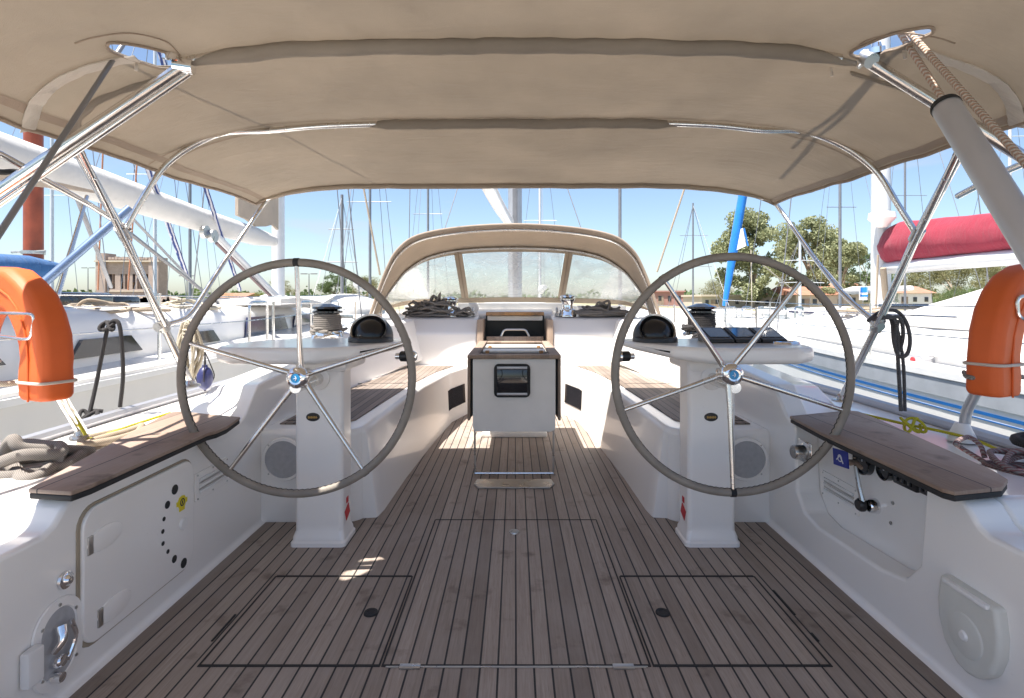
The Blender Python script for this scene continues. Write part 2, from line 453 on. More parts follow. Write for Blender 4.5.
# floor
fl = MB(); fl.box(-1.28, 1.28, Y0, 5.2, -.06, 0); sole = fl.build('cockpit_floor', M['teak'], yacht)
zf = .0015
def slab(mb, x0, x1, y0, y1, z0=0, z1=.002): return mb.box(x0, x1, y0, y1, z0, z1)
for (x0, x1, y0, y1, nm, knob) in ((-.905, -.392, 1.553, 2.047, 'side', (-.483, 1.81)), (-.378, .385, 1.553, 2.577, 'mid', (-.004, 2.44)), (.40, .905, 1.553, 2.047, 'side', (.495, 1.81))):
    mb = MB(); g_ = .008
    slab(mb, x0, x1, y0 - g_, y0, z1=.0025); slab(mb, x0, x1, y1, y1 + (g_ if nm == 'side' else .0025), z1=.0025)
    slab(mb, x0 - g_ * .6, x0, y0 - g_, y1 + .002, z1=.0022); slab(mb, x1, x1 + g_ * .6, y0 - g_, y1 + .002, z1=.0022)
    fr_ = mb.build('hatch_seam', M['rubber'], sole)
    mb = MB(); mb.lathe([(0, .004), (.012, .004), (.014, .006), (.022, .006), (.024, .002), (.024, -.002)], (knob[0], knob[1], 0), seg=24)
    mb.build('hatch_latch', M['dsteel'] if nm == 'mid' else M['rubber'], sole)
mb = MB(); mb.box(-.37, .38, 1.540, 1.546, 0, .0032, bev=.001)
mb.box(-.33, -.27, 1.533, 1.552, 0, .006, bev=.001); mb.box(.28, .34, 1.533, 1.552, 0, .006, bev=.001)
mb.build('hatch_edge_strip', M['dsteel'], sole)
for x, y0, y1 in ((-.935, 1.66, 1.80), (.93, 1.80, 1.95), (.93, 1.66, 1.70)):
    mb = MB(); slab(mb, x, x + .006, y0, y1, z1=.003); mb.build('hatch_seam', M['rubber'], sole)

mb = MB(); mb.box(-1.24, 1.24, -1.75, -1.55, -.5, .45, bev=.03); mb.build('transom', M['gel'], yacht, wn=True)

# side mouldings: profile in the Y-Z plane
def side_profile(notch=False):
    p = [(Y0, -.3), (5.3, -.3), (5.3, .885), (4.6, .83), (3.9, .755), (3.2, .70), (2.60, .665), (2.52, .655), (2.40, .535), (2.36, .515)]
    if notch: p += [(2.33, .51), (2.31, .235), (2.25, .165), (2.15, .145), (1.78, .165), (1.67, .19), (1.61, .26), (1.585, .51)]
    p += [(1.47, .515), (1.445, .505), (1.405, .462), (1.375, .45), (Y0, .45)]
    return p
for s in (-1, 1):
    def shear(v, s=s):
        t = min(1, max(0, (abs(v.x) - 1.2) / .38)); k = min(1, max(0, (v.y - 2.3) / .2))
        v.y += .32 * t * k * (1 if v.y < 4 else 0)
        if v.z > .46 and v.y > 2.3:            # outboard side of the coaming leans down
            v.z -= .06 * t
        return v
    mb = MB()
    if s > 0: mb.prism(side_profile(True), 1.205, 1.31, 'x', bev=.018, seg=4); mb.prism(side_profile(), 1.308, 1.60, 'x', bev=.03, seg=4, fn=shear)
    else: mb.prism(side_profile(), -1.60, -1.2, 'x', bev=.03, seg=4, fn=shear)
    mb.build('coaming', M['gel'], yacht, wn=True)
    # side deck and topsides
    mb = MB()
    sec = []
    for (y, bx) in ((Y0, 1.74), (1, 1.86), (2.2, 1.92), (3.2, 1.93), (5, 1.90), (7, 1.70), (9, 1.30), (11, .75), (12.6, .12)):
        zz = .47 if y < 1.45 else .485
        zz += max(0, y - 5) * .03
        sec.append([Vector((s * max(.02, min(1.42, bx - .05)), y, zz)), Vector((s * (bx - .02), y, zz)), Vector((s * bx, y, zz - .02)), Vector((s * bx * .98, y, -.5)), Vector((s * bx * .8, y, -1.2)), Vector((s * max(.02, min(1.42, bx - .05)), y, -1.2))])
    mb.loft(sec); mb.build('side_deck', M['gel'], yacht, wn=True)
    # toe rail
    mb = MB(); pts = [Vector((s * bx, y, .505 + max(0, y - 5) * .03)) for (y, bx) in ((Y0, 1.71), (1, 1.83), (2.2, 1.89), (3.2, 1.90), (5, 1.87), (7, 1.67), (9, 1.27), (11, .72))]
    mb.tube(pts, .024, 8, smooth=4); mb.build('toe_rail', M['alu'], yacht)
    # cove between the wall and the floor
    mb = MB(); prof = []
    for i in range(7):
        a = i / 6 * math.pi / 2; prof.append((.022 * (1 - math.sin(a)), .022 * (1 - math.cos(a))))
    xb = 1.2 if s < 0 else 1.205
    mb.loft([[Vector((s * (xb - d), y, z)) for d, z in prof] + [Vector((s * (xb + .01), y, -.01))] for y in (Y0, 2.58)])
    mb.build('floor_cove', M['gel'], yacht)
    # backrest wedge narrowing the seat forward
    mb = MB(); mb.prism([(s * 1.215, 3.4), (s * 1.12, 4.1), (s * .99, 4.7), (s * .86, 5.15), (s * 1.215, 5.25)], .40, .80, 'z', bev=.03, fn=lambda v, s=s: Vector((v.x + s * max(0, v.z - .44) * .28, v.y, v.z + max(0, v.y - 3.9) * .06)))
    mb.build('seat_backrest', M['gel'], yacht, wn=True)
    # bench
    inner = [(.762, 2.555), (.725, 2.60), (.712, 2.70), (.70, 3.2), (.66, 3.9), (.56, 4.64), (.45, 5.0), (.42, 5.16)]
    floorl = [(.745, 2.575), (.69, 2.615), (.662, 2.72), (.625, 3.2), (.58, 3.75), (.50, 4.5), (.44, 5.0), (.42, 5.16)]
    mb = MB()
    poly = [(s * 1.22, 2.55)] + [(s * x, y) for x, y in inner] + [(s * 1.22, 5.16)]
    def taper(v, s=s):
        k = max(0, (.44 - v.z) / .44)
        if v.y > 2.6 and abs(v.x) < .9: v.x -= s * k * (.06 if v.y < 4.2 else .02)
        return v
    mb.prism(poly, -.02, .437, 'z', bev=.03, seg=5, fn=taper)
    bench = mb.build('bench', M['gel'], yacht, wn=True)
    pad = [(1.16, 2.66), (.86, 2.66), (.81, 2.75), (.79, 3.2), (.755, 3.86), (.67, 4.55), (.57, 4.95), (.56, 5.02), (.90, 5.02), (.985, 4.66), (1.09, 4.1), (1.165, 3.5)]
    mb = MB(); mb.prism([(s * x, y) for x, y in pad], .4365, .443, 'z', bev=.002, seg=1)
    tp = mb.build('bench_teak', M['bteak'], bench)
    mb = MB(); mb.box(s * .80, s * 1.16, 3.93, 3.937, .44, .4445); mb.box(s * .88, s * 1.15, 2.715, 2.725, .44, .4445); mb.build('lid_seam', M['rubber'], tp)
    # dark slot window in the bench front
    mb = MB(); a = [at(515 + s * 75, 396, 3.70), at(515 + s * 49, 382, 4.95), at(515 + s * 49, 397, 4.95), at(515 + s * 75, 414, 3.70)]
    def inx(Y, z):
        for (xa, ya), (xb2, yb) in zip(inner, inner[1:]):
            if ya <= Y <= yb: x = xa + (xb2 - xa) * (Y - ya) / (yb - ya); break
        return x - max(0, (.44 - z) / .44) * (.06 if Y < 4.2 else .02)
    rows = []
    for z in (.287, .118):
        rows.append([Vector((s * (inx(Y, z) - .006), Y, z)) for Y in (4.36, 4.5, 4.64, 4.75, 4.85, 4.93)])
    mb.grid(rows, thick=(s * .03, 0, 0)); mb.build('slot_window', M['dark'], bench)
    # round speaker grille on the aft end of the bench
    px = 284 if s < 0 else 746
    c = at(px, 459, 2.548); mb = MB(); mb.lathe([(0, .010), (.085, .010), (.088, .007)], c, (0, -1, 0), 36); sp = mb.build('speaker_grille', M['greyp'], bench)
    mb = MB(); mb.lathe([(.087, .004), (.088, .013), (.100, .012), (.104, .002)], c, (0, -1, 0), 36); mb.build('speaker_ring', M['gel'], sp)
    mb = MB()
    for k in range(4):
        a_ = R(45 + 90 * k); mb.lathe([(0, .015), (.004, .0145), (.005, .011)], c + Vector((math.cos(a_) * .095, 0, math.sin(a_) * .095)), (0, -1, 0), 8)
    mb.build('screws', M['dsteel'], sp)
    # small vertical seam on the bench corner
    # helm seat
    zt = .552
    L = [(1.285, 1.425), (1.155, 1.405), (1.145, 1.46), (1.15, 2.02), (1.135, 2.06), (1.135, 2.13), (1.17, 2.30), (1.50, 2.42), (1.53, 2.40), (1.50, 2.25), (1.36, 1.70)]
    if s > 0: L = [(1.37, 1.50), (1.30, 1.44), (1.145, 1.405), (1.13, 1.43), (1.15, 2.02), (1.18, 2.32), (1.50, 2.44), (1.54, 2.42), (1.52, 2.25), (1.44, 1.80), (1.40, 1.58)]
    mb = MB(); mb.prism([(s * x, y) for x, y in L], zt - .012, zt, 'z', bev=.003, seg=2)
    hs = mb.build('helm_seat', M['steak'], yacht)
    mb = MB(); cx_ = sum(x for x, y in L) / len(L); cy_ = sum(y for x, y in L) / len(L)
    mb.prism([(s * (cx_ + (x - cx_) * .99), cy_ + (y - cy_) * .995) for x, y in L], zt - .029, zt - .0125, 'z', bev=.004); mb.build('seat_edging', M['rubber'], hs)

# bulkhead + cabin top
for s in (-1, 1):
    mb = MB(); mb.prism([(5.10, -.05), (5.10, .735), (5.13, .76), (5.26, .865), (5.32, .878), (6.2, .955), (6.9, .98), (8.5, .93), (9.2, .6), (9.2, 0)], s * .358, s * 1.36, 'x', bev=.02, seg=3,
                         fn=lambda v, s=s: Vector((v.x - s * (max(0, v.z - .5) * .35 + max(0, v.y - 6) * .12) * (abs(v.x) > .8), v.y, v.z)))
    mb.build('cabin_bulkhead', M['gel'], yacht, wn=True)
mb = MB(); mb.prism([(5.62, .5), (5.55, .90), (5.65, .94), (6.2, 1.0), (7.2, 1.03), (8.6, .95), (9.0, .6)], -.40, .40, 'x', bev=.02); mb.build('cabin_top', M['gel'], yacht, wn=True)
mb = MB(); mb.box(-.62, .62, 5.82, 5.90, .90, 1.02, bev=.015); mb.box(-1.2, -.6, 5.82, 5.9, .86, .99, bev=.015); mb.box(.6, 1.2, 5.82, 5.9, .86, .99, bev=.015); mb.build('hood_coaming', M['gel'], yacht, wn=True)
# companionway
mb = MB(); mb.box(-.30, .30, 5.20, 5.75, -.3, .62); mb.box(-.30, .30, 5.55, 5.75, .6, .9)
cw = mb.build('companionway', M['black'], yacht)
mb = MB()
for s in (-1, 1): mb = MB(); mb.box(s * .30, s * .358, 5.085, 5.5, .1, .865, bev=.006); mb.build('doorway_frame', M['trim'], cw)
mb = MB(); mb.box(-.275, .275, 5.36, 5.41, .845, .893, bev=.01); wbp = mb.build('hatch_front', M['cream'], cw, wn=True)
mb = MB(); mb.box(-.285, .285, 5.30, 5.345, .897, .932, bev=.006); mb.build('hatch_pull', M['ochre'], wbp, wn=True)
mb = MB(); mb.box(-.27, .27, 5.34, 6.1, .915, .945, bev=.01); mb.build('sliding_hatch', M['gel'], cw, wn=True)
mb = MB(); mb.box(-.275, .275, 5.18, 5.22, .55, .70, bev=.006); dwb = mb.build('washboard', M['trim'], cw)
mb = MB(); mb.tube(corner([(-.135, 5.2, .70), (-.105, 5.2, .765), (.105, 5.2, .765), (.135, 5.2, .70)], .03), .011, 8); mb.build('handle', M['dsteel'], dwb)
# cleats and small clutches by the companionway
for s in (-1, 1):
    for k in range(2):
        mb = MB(); x = s * (.42 + .07 * k); mb.box(x - .018, x + .018, 5.36, 5.47, .885, .925, bev=.006); mb.box(x - .012, x + .012, 5.33, 5.45, .922, .955, rot=Matrix.Rotation(R(22), 3, 'X'), bev=.005)
        mb.build('rope_clutch', M['gloss'] if k else M['dsteel'], yacht)

# left wall fittings --------------------------------------------------------
XL = -1.2
def onL(px, py): return onx(px, py, XL)
mb = MB()
def rrect(y0, y1, z0, z1, r, k=5):
    p = []
    for cy, cz, a0 in ((y1 - r, z1 - r, 0), (y0 + r, z1 - r, 90), (y0 + r, z0 + r, 180), (y1 - r, z0 + r, 270)):
        for i in range(k + 1):
            a = R(a0 + 90 * i / k); p.append((cy + r * math.cos(a), cz + r * math.sin(a)))
    return p
mb.prism(rrect(1.475, 2.005, .073, .475, .06), XL - .01, XL + .0035, 'x', bev=.001, seg=1); dfr = mb.build('locker_frame', plain('door_gasket', (.36, .30, .22), .8), yacht)
mb = MB(); mb.prism(rrect(1.486, 1.998, .081, .468, .055), XL, XL + .013, 'x', bev=.005, seg=3)
door = mb.build('locker_door', M['gel'], yacht, wn=True)
mb = MB()
for px, py in ((171, 489.5), (163.5, 504.8), (160, 519), (158.8, 531.5), (159, 543.5), (164, 551.5), (170.5, 559), (180, 563)):
    mb = MB(); p = onL(px, py); r = .017 if (py < 495 or py > 560) else (.013 if (py < 510 or py > 556) else .0075)
    mb.lathe([(0, 0), (r, 0), (r, .0145)], (XL, p.y, p.z), (1, 0, 0), 16)
    mb.lathe([(0, .0146), (r, .0146)], (XL, p.y, p.z), (1, 0, 0), 16)
    mb.build('vent_hole', M['rubber'], door)
for py, px in ((545, 86), (617, 96)):
    p = onL(px, py)
    mb = MB(); mb.box(XL + .004, XL + .018, p.y - .012, p.y + .006, p.z - .026, p.z + .026, bev=.002)
    mb.build('hinge', M['dsteel'], door)
    mb = MB(); mb.lathe([(0, .0195), (.021, .019), (.033, .016), (.035, .012)], (XL, p.y + .05, p.z), (1, 0, 0), 20)
    for v in mb.bm.verts: v.co.y = p.y + .055 + (v.co.y - p.y - .05) * 2.0
    mb.build('hinge_pad', M['gel'], door)
p = onL(179, 524); mb = MB(); mb.lathe([(0, .022), (.017, .021), (.02, .018), (.021, .010)], (XL, p.y, p.z), (1, 0, 0), 20); mb.build('knob', M['white'], door)
p = onL(178, 502); mb = MB(); mb.lathe([(0, .0155), (.023, .0155), (.023, .012)], (XL, p.y, p.z), (1, 0, 0), 16); mb.box(XL + .012, XL + .0152, p.y - .03, p.y + .03, p.z - .008, p.z + .008)
mb.box(XL + .012, XL + .0154, p.y - .015, p.y + .015, p.z - .03, p.z + .02); st = mb.build('sticker', M['sticky'], door)
mb = MB(); mb.lathe([(.009, .0162), (.014, .0162)], (XL, p.y, p.z), (1, 0, 0), 16); mb.box(XL + .0158, XL + .0164, p.y - .003, p.y + .003, p.z - .006, p.z + .006); mb.build('sticker_print', M['black'], st)
def louvre(X, s, yc, zc, wy, hz, tilt=0):
    mb = MB(); x0, x1 = sorted((X, X - s * .006)); mb.prism([(y, z) for y, z in rrect(yc - wy / 2, yc + wy / 2, zc - hz / 2, zc + hz / 2, .008, 3)], x0, x1, 'x', bev=.001, seg=1)
    v = mb.build('air_vent', M['gel'], yacht)
    mb = MB(); 
    for k in (-1, 0, 1):
        x0, x1 = sorted((X - s * .006, X - s * .0125)); mb.box(x0, x1, yc - wy * .40, yc + wy * .40, zc + k * hz * .22 - .005, zc + k * hz * .22 + .006, bev=.002)
    mb.build('louvres', M['white'], v)
    mb = MB()
    for k in (-1, 1):
        x0, x1 = sorted((X - s * .005, X - s * .0075)); mb.box(x0, x1, yc - wy * .40, yc + wy * .40, zc + k * hz * .11 - .003, zc + k * hz * .11 + .003)
    for a in (-1, 0, 1):
        for b_ in (-1, 1): mb.lathe([(0, .009), (.003, .0085), (.0035, .006)], (X, yc + a * wy * .44, zc + b_ * hz * .42), (-s, 0, 0), 8)
    mb.build('slots', M['dsteel'], v)
louvre(XL, -1, 2.135, .345, .235, .105)
# shower recess
p = onL(57, 643); sh = MB(); 
ring_o = rrect(p.y - .078, p.y + .078, p.z - .115, p.z + .115, .075, 8)
yc, zc = p.y, p.z
def ringx(sc, x): return [Vector((x, yc + (y - yc) * sc, zc + (z - zc) * (1 - (1 - sc) * .7))) for y, z in ring_o]
sh.loft([ringx(1, XL + .001), ringx(.985, XL + .006), ringx(.72, XL + .008), ringx(.68, XL + .004)], cap=False)
shower = sh.build('shower_box', M['gel'], yacht)
mb = MB(); mb.loft([ringx(.70, XL + .0046), ringx(.1, XL + .0042)], cap=True); mb.build('shower_well', M['greyp'], shower)
mb = MB(); mb.tube([(XL + .018, yc - .01, zc + .05), (XL + .03, yc - .02, zc + .02), (XL + .018, yc - .032, zc - .005)], [.014, .011, .009], 12, smooth=4)
mb.lathe([(0, .024), (.014, .023), (.019, .014), (.017, 0)], (XL + .004, yc - .012, zc - .04), (1, .1, .1), 16); mb.lathe([(0, .03), (.012, .028), (.014, 0)], (XL + .004, yc - .02, zc - .075), (1, 0, 0), 12)
mb.tube([(XL + .02, yc + .02, zc + .05), (XL + .025, yc + .03, zc), (XL + .02, yc + .01, zc - .05)], .006, 8, smooth=4)
mb.build('shower_tap', M['chrome'], shower)
mb = MB(); mb.box(XL + .004, XL + .03, yc - .115, yc - .068, zc - .045, zc + .045, bev=.008); mb.build('shower_lid', M['white'], shower, wn=True)
mb = MB()
for a in (40, 90, 140, 220, 270, 320):
    mb.lathe([(0, .011), (.0045, .010), (.005, .006)], (XL, yc + .068 * math.cos(R(a)), zc + .1 * math.sin(R(a))), (1, 0, 0), 8)
mb.build('screws', M['dsteel'], shower)
p = onL(64, 580); mb = MB(); mb.lathe([(0, .02), (.009, .019), (.013, .012), (.015, .010), (.022, .008), (.024, .001)], (XL, p.y, p.z), (1, 0, 0), 20); mb.build('drain_fitting', M['chrome'], yacht)

# right wall fittings -------------------------------------------------------
XR = 1.205; XB = 1.308
def onB(px, py): return onx(px, py, XB)
p = onx(976, 628, XR); yc, zc = p.y, p.z
pr = [(yc - .088, zc + .10), (yc + .088, zc + .10), (yc + .098, zc + .03), (yc + .095, zc - .02), (yc + .075, zc - .075), (yc + .035, zc - .112), (yc, zc - .12), (yc - .035, zc - .112), (yc - .075, zc - .075), (yc - .095, zc - .02), (yc - .098, zc + .03)]
mb = MB(); mb.prism(pr, XR - .028, XR + .01, 'x', bev=.012, seg=4)
mb.lathe([(0, .033), (.05, .032), (.055, .028)], (XR, yc, zc - .02), (-1, 0, 0), 32)
wp = mb.build('wall_cover', plain('aged_white_plastic', (.66, .66, .61), .42, 0, .08), yacht, wn=True)
mb = MB(); mb.lathe([(0, .039), (.010, .038), (.014, .032)], (XR, yc, zc - .02), (-1, 0, 0), 16); mb.build('cover_knob', M['white'], wp); mb = MB(); mb.box(XR - .036, XR - .02, yc - .07, yc + .07, zc + .085, zc + .098, bev=.004); mb.build('cover_catch', M['white'], wp)
# instruments tucked under the right seat
panel = thing('instrument_row', 'row of black gauges and switches under the front edge of the right helm seat', 'gauges', tuple(onB(890, 470)))
for px, py, r in ((866, 461, .050), (888, 470, .036)):
    p = onB(px, py); mb = MB(); mb.lathe([(0, .014), (r * .8, .014), (r * .88, .022), (r, .02), (r * 1.02, 0)], (XB, p.y, p.z), (-1, 0, 0), 32); g_ = mb.build('gauge', M['gloss'], panel)
    mb = MB(); mb.box(XB - .0165, XB - .0145, p.y - .002, p.y + .002, p.z - .002, p.z + r * .6); mb.build('needle', M['whitep'], g_)
for px, py, a, b_ in ((909, 481, .055, .022), (934, 491, .042, .020)):
    p = onB(px, py); mb = MB(); mb.box(XB - .018, XB, p.y - a, p.y + a, p.z - b_, p.z + b_, bev=.006); sw = mb.build('switch_panel', M['black'], panel)
    mb = MB()
    for k in (-1, 0, 1): mb.box(XB - .024, XB - .017, p.y + k * a * .55 - .008, p.y + k * a * .55 + .008, p.z - .008, p.z + .008, bev=.002)
    mb.build('switch', M['gloss'], sw)
p = onB(876, 506); thr = thing('throttle_lever', 'chrome engine throttle lever with black knob pointing up on the right cockpit wall', 'throttle', (XB, p.y, p.z))
mb = MB(); mb.lathe([(0, .03), (.02, .03), (.024, .024), (.028, 0)], (XB, p.y, p.z), (-1, 0, 0), 20); mb.build('hub', M['chrome'], thr)
mb = MB(); mb.lathe([(0, .05), (.018, .05), (.024, .042), (.024, .03), (.018, .026)], (XB - .01, p.y + .012, p.z), (-1, 0, 0), 20); mb.build('hub_cap', M['black'], thr)
q_ = onB(869, 466); mb = MB(); mb.tube([(XB - .045, p.y, p.z), (XB - .05, (p.y + q_.y) / 2, (p.z + q_.z) / 2), (XB - .05, q_.y, q_.z)], [.010, .007], 8); mb.build('lever_arm', M['dsteel'], thr)
mb = MB(); mb.tube([(XB - .05, q_.y - .035, q_.z + .002), (XB - .05, q_.y, q_.z + .012), (XB - .05, q_.y + .035, q_.z + .002)], [.006, .012], 8, smooth=3); mb.build('lever_grip', M['trim'], thr)
mb = MB()
for px, py in ((893, 503), (891, 523)):
    p = onB(px, py); mb.lathe([(0, .004), (.006, .003), (.007, 0)], (XB, p.y, p.z), (-1, 0, 0), 10)
mb.build('screws', M['dsteel'], panel)
p = onB(840, 492); louvre(XB, 1, p.y, p.z, .25, .105)
p = onx(806, 452, XR); mb = MB(); mb.box(XR - .006, XR, p.y - .05, p.y + .05, p.z - .045, p.z + .045, bev=.002); ch = mb.build('shore_socket', M['chrome'], yacht)
mb = MB(); mb.lathe([(0, .055), (.026, .055), (.03, .045), (.03, .01), (.038, .006), (.04, 0)], (XR, p.y, p.z), (-1, 0, 0), 24); mb.build('socket_cap', M['dsteel'], ch)
p = onx(841, 446, XR); mb = MB(); mb.box(XR - .003, XR + .001, p.y - .045, p.y + .045, p.z - .075, p.z - .015, rot=Matrix.Rotation(R(-6), 3, 'X')); bs = mb.build('blue_sticker', M['blues'], yacht)
mb = MB(); mb.tube([(XR - .004, p.y - .02, p.z - .06), (XR - .004, p.y, p.z - .035), (XR - .004, p.y + .02, p.z - .055)], .0025, 6); mb.lathe([(.010, .0045), (.014, .0045)], (XR, p.y, p.z - .045), (-1, 0, 0), 16); mb.build('sticker_print', M['whitep'], bs)
scene.cycles.diffuse_bounces = 8; scene.cycles.max_bounces = 12; scene.cycles.transparent_max_bounces = 16
# ------------------------------------------------------------------ own mast and rigging beyond the hood
mb = MB(); 
def mast_sec(z, a, b_, x=0, y=0): return [Vector((x + a * math.cos(t * math.pi / 8), y + b_ * math.sin(t * math.pi / 8), z)) for t in range(16)]
mb.loft([mast_sec(z, .115, .16, 0, 8.9) for z in (.85, 17)]); own_mast = mb.build('mast', plain('grey_mast', (.42, .42, .43), .38, .5, .08), yacht)
mb = MB(); mb.box(-.04, .04, 8.72, 8.75, 1.0, 9, bev=.005); mb.build('mast_track', M['mastd'], own_mast)
# boom under its folded sail, its aft end dropping out of view above the hood
mb = MB(); mb.tube([at(511, 226, 8.5), at(500, 206, 7.6), at(486, 178, 6.8)], [.05, .06, .05], 12, smooth=5); mb.build('boom', M['mastw'], yacht)
mb = MB(); mb.tube([at(509, 222, 8.5), at(497, 203, 7.6), at(483, 175, 6.8)], [.08, .11, .10], 12, smooth=5); mb.build('boom_sail_cover', M['sail'], yacht)
def wires(name, segs, r, mat, parent, **kw):
    for a, b_ in segs:
        mb = MB(); mb.tube([a, b_], r, 6); mb.build(name, mat, parent, **kw)
def up(a, b_, f): a = Vector(a); b_ = Vector(b_); return b_ + (b_ - a) * f
wires('shroud', [(Vector((s * 1.75, 8.8, .55)), Vector((s * 1.62, 8.85, 9))) for s in (-1, 1)], .007, M['wire'], yacht)
wires('lower_shroud', [(at(445, 228, 8.2), up(at(445, 228, 8.2), at(458, 187, 8.4), 4)), (at(581, 228, 8.2), up(at(581, 228, 8.2), at(567, 187, 8.4), 4))], .007, M['wire'], yacht)
wires('halyard_line', [(at(657, 272, 7.4), up(at(657, 272, 7.4), at(684, 190, 7.4), 1.6)), (at(380, 275, 7.4), up(at(380, 275, 7.4), at(364, 190, 7.4), 1.6))], .013, M['rtan'], yacht)

# ------------------------------------------------------------------ helm pedestals
HELM = {}
for s in (-1, 1):
    side = 'left' if s < 0 else 'right'
    xo = -.84 if s < 0 else .843
    base = (xo, 2.40, 0)
    ped = thing('helm_station', f'{side} helm, white pedestal with large steering wheel, one spoke pointing straight ' + ('down' if s > 0 else 'up'), 'helm', base, 'twin helms')
    HELM[s] = ped
    mb = MB()
    def colsec(w, d, z, r=.02, yo=0):
        pts = []
        for cx, cy, a0 in ((w - r, -d + r, -90), (w - r, d - r, 0), (-w + r, d - r, 90), (-w + r, -d + r, 180)):
            for i in range(5):
                a = R(a0 + 22.5 * i); pts.append(Vector((xo + cx + r * math.cos(a), 2.375 + yo + cy + r * math.sin(a), z)))
        return pts
    mb.loft([colsec(.118, .085, 0), colsec(.118, .085, .016), colsec(.112, .079, .024), colsec(.110, .077, .04), colsec(.1025, .067, .062), colsec(.1025, .066, .09), colsec(.1025, .066, .5), colsec(.103, .066, .76), colsec(.112, .08, .80)])
    mb.build('column', M['gel'], ped, wn=True, sharp=25)
    # pod
    P = [(-1.265, 2.40), (-1.25, 2.27), (-1.22, 2.20), (-1.15, 2.165), (-.80, 2.155), (-.66, 2.24), (-.53, 2.46), (-.50, 2.60), (-.53, 2.70), (-.65, 2.74), (-1.05, 2.72), (-1.20, 2.62)]
    P = [((x if s < 0 else -x), y) for x, y in P]
    mb = MB(); mb.prism(P, .79, .858, 'z', bev=.022, seg=4, fn=lambda v, s=s: Vector((v.x, v.y, v.z + (max(0, .75 - abs(v.x)) * .16 if v.z < .825 else 0) + (max(0, abs(v.x) - 1.15) * .12 if v.z < .825 else 0))))
    mb.box(xo - .10, xo + .12, 2.30, 2.62, .74, .80, bev=.02)
    pod = mb.build('pod', M['gel'], ped, wn=True)
    mb = MB(); mb.lathe([(0, .012), (.040, .012), (.048, .008), (.050, 0)], (xo + .0, 2.308, .715), (0, -1, 0), 28); mb.build('shaft_flange', M['gel'], ped)
    mb = MB(); mb.lathe([(0, .30), (.022, .30), (.022, .12), (.026, .1), (.026, 0)], (xo, 2.30, .715 - .0), (0, -1, 0), 20)
    for v in mb.bm.verts:
        if v.co.y < 2.29: v.co.y = 2.29 + (v.co.y - 2.29) * .78
    hubx = -.825 if s < 0 else .83
    mb.build('wheel_shaft', M['steel'], ped)
    # oval badge
    bz = .565 - .0; bx = -.79 if s < 0 else .79 + .045
    q = at(313 if s < 0 else 711, 417, 2.31)
    mb = MB(); mb.lathe([(0, .005), (.024, .004), (.026, 0)], (q.x, 2.3095, q.z), (0, -1, 0), 24)
    for v in mb.bm.verts: v.co.x = q.x + (v.co.x - q.x) * 1.15; v.co.z = q.z + (v.co.z - q.z) * .72
    bd = mb.build('oval_badge', M['black'], ped)
    mb = MB()
    for k in range(6): mb.box(q.x - .019 + k * .0066, q.x - .0155 + k * .0066, 2.303, 2.3045, q.z - .005, q.z + .005)
    mb.box(q.x - .019, q.x + .021, 2.3035, 2.3045, q.z - .0015, q.z + .0008); mb.build('badge_print', M['gold'], bd)
    # red sticker on the side face towards the middle
    xs = xo + (.103 if s < 0 else -.103); q = at(348 if s < 0 else 682, 507, 2.37)
    mb = MB(); d_ = .002 * (1 if s < 0 else -1)
    x0, x1 = sorted((xs, xs + d_))
    mb.box(x0, x1, 2.345, 2.40, q.z - .045, q.z + .005, rot=Matrix.Rotation(R(25), 3, 'X')); mb.box(x0, x1, 2.36, 2.385, q.z + .02, q.z + .045)
    mb.build('red_sticker', M['stickred'], ped)
    # wheel brake knob on the pod edge
    q = at(405 if s < 0 else 618, 347, 2.45)
    mb = MB(); mb.lathe([(0, .10), (.018, .095), (.026, .08), (.026, .06), (.014, .055), (.014, 0)], (s * .54, q.y, .795), (-s, -.12, 0), 20); kb = mb.build('locking_knob', M['chrome'], ped)
    mb = MB(); mb.lathe([(.020, .0), (.024, .005), (.024, .04), (.020, .045)], (s * .52, q.y, .795), (-s, -.12, 0), 16); mb.build('knob_collar', M['black'], kb)
    # compass on the pod
    cpx = 371 if s < 0 else 655
    cc = at(cpx, 341, 2.50); cc.z = .858
    cp = thing('steering_compass', f'black domed steering compass on the {side} helm pod', 'compass', tuple(cc), 'domed compasses on the helm pods')
    mb = MB(); mb.lathe([(.102, 0), (.102, .016), (.099, .022), (.09, .026)], cc, (0, 0, 1), 40); mb.lathe([(0, .001), (.102, 0)], cc, (0, 0, 1), 40); mb.build('base_ring', M['black'], cp)
    mb = MB(); ct = cc + Vector((0, .01, .022)); ax = Vector((0, -.80, .62))
    mb.lathe([(.080 * math.cos(a) / 1 if False else .099 * math.sin(R(a)), .099 * math.cos(R(a))) for a in range(56, 140, 6)], ct, ax, 40)
    for v in mb.bm.verts: v.co.z = max(v.co.z, .8605)
    mb.build('hood', M['black'], cp)
    mb = MB(); mb.lathe([(0, .084)] + [(.085 * math.sin(R(a)), .085 * math.cos(R(a))) for a in range(8, 100, 8)], ct, ax, 32); [setattr(v.co, 'z', max(v.co.z, .8607)) for v in mb.bm.verts]; mb.build('dome_glass', plain('smoked_dome', (.01, .011, .014), .22, 0, .1), cp)
    mb = MB(); mb.lathe([(.077, .060), (.083, .0655), (.081, .057)], ct, ax, 40); mb.build('bezel', M['dsteel'], cp)
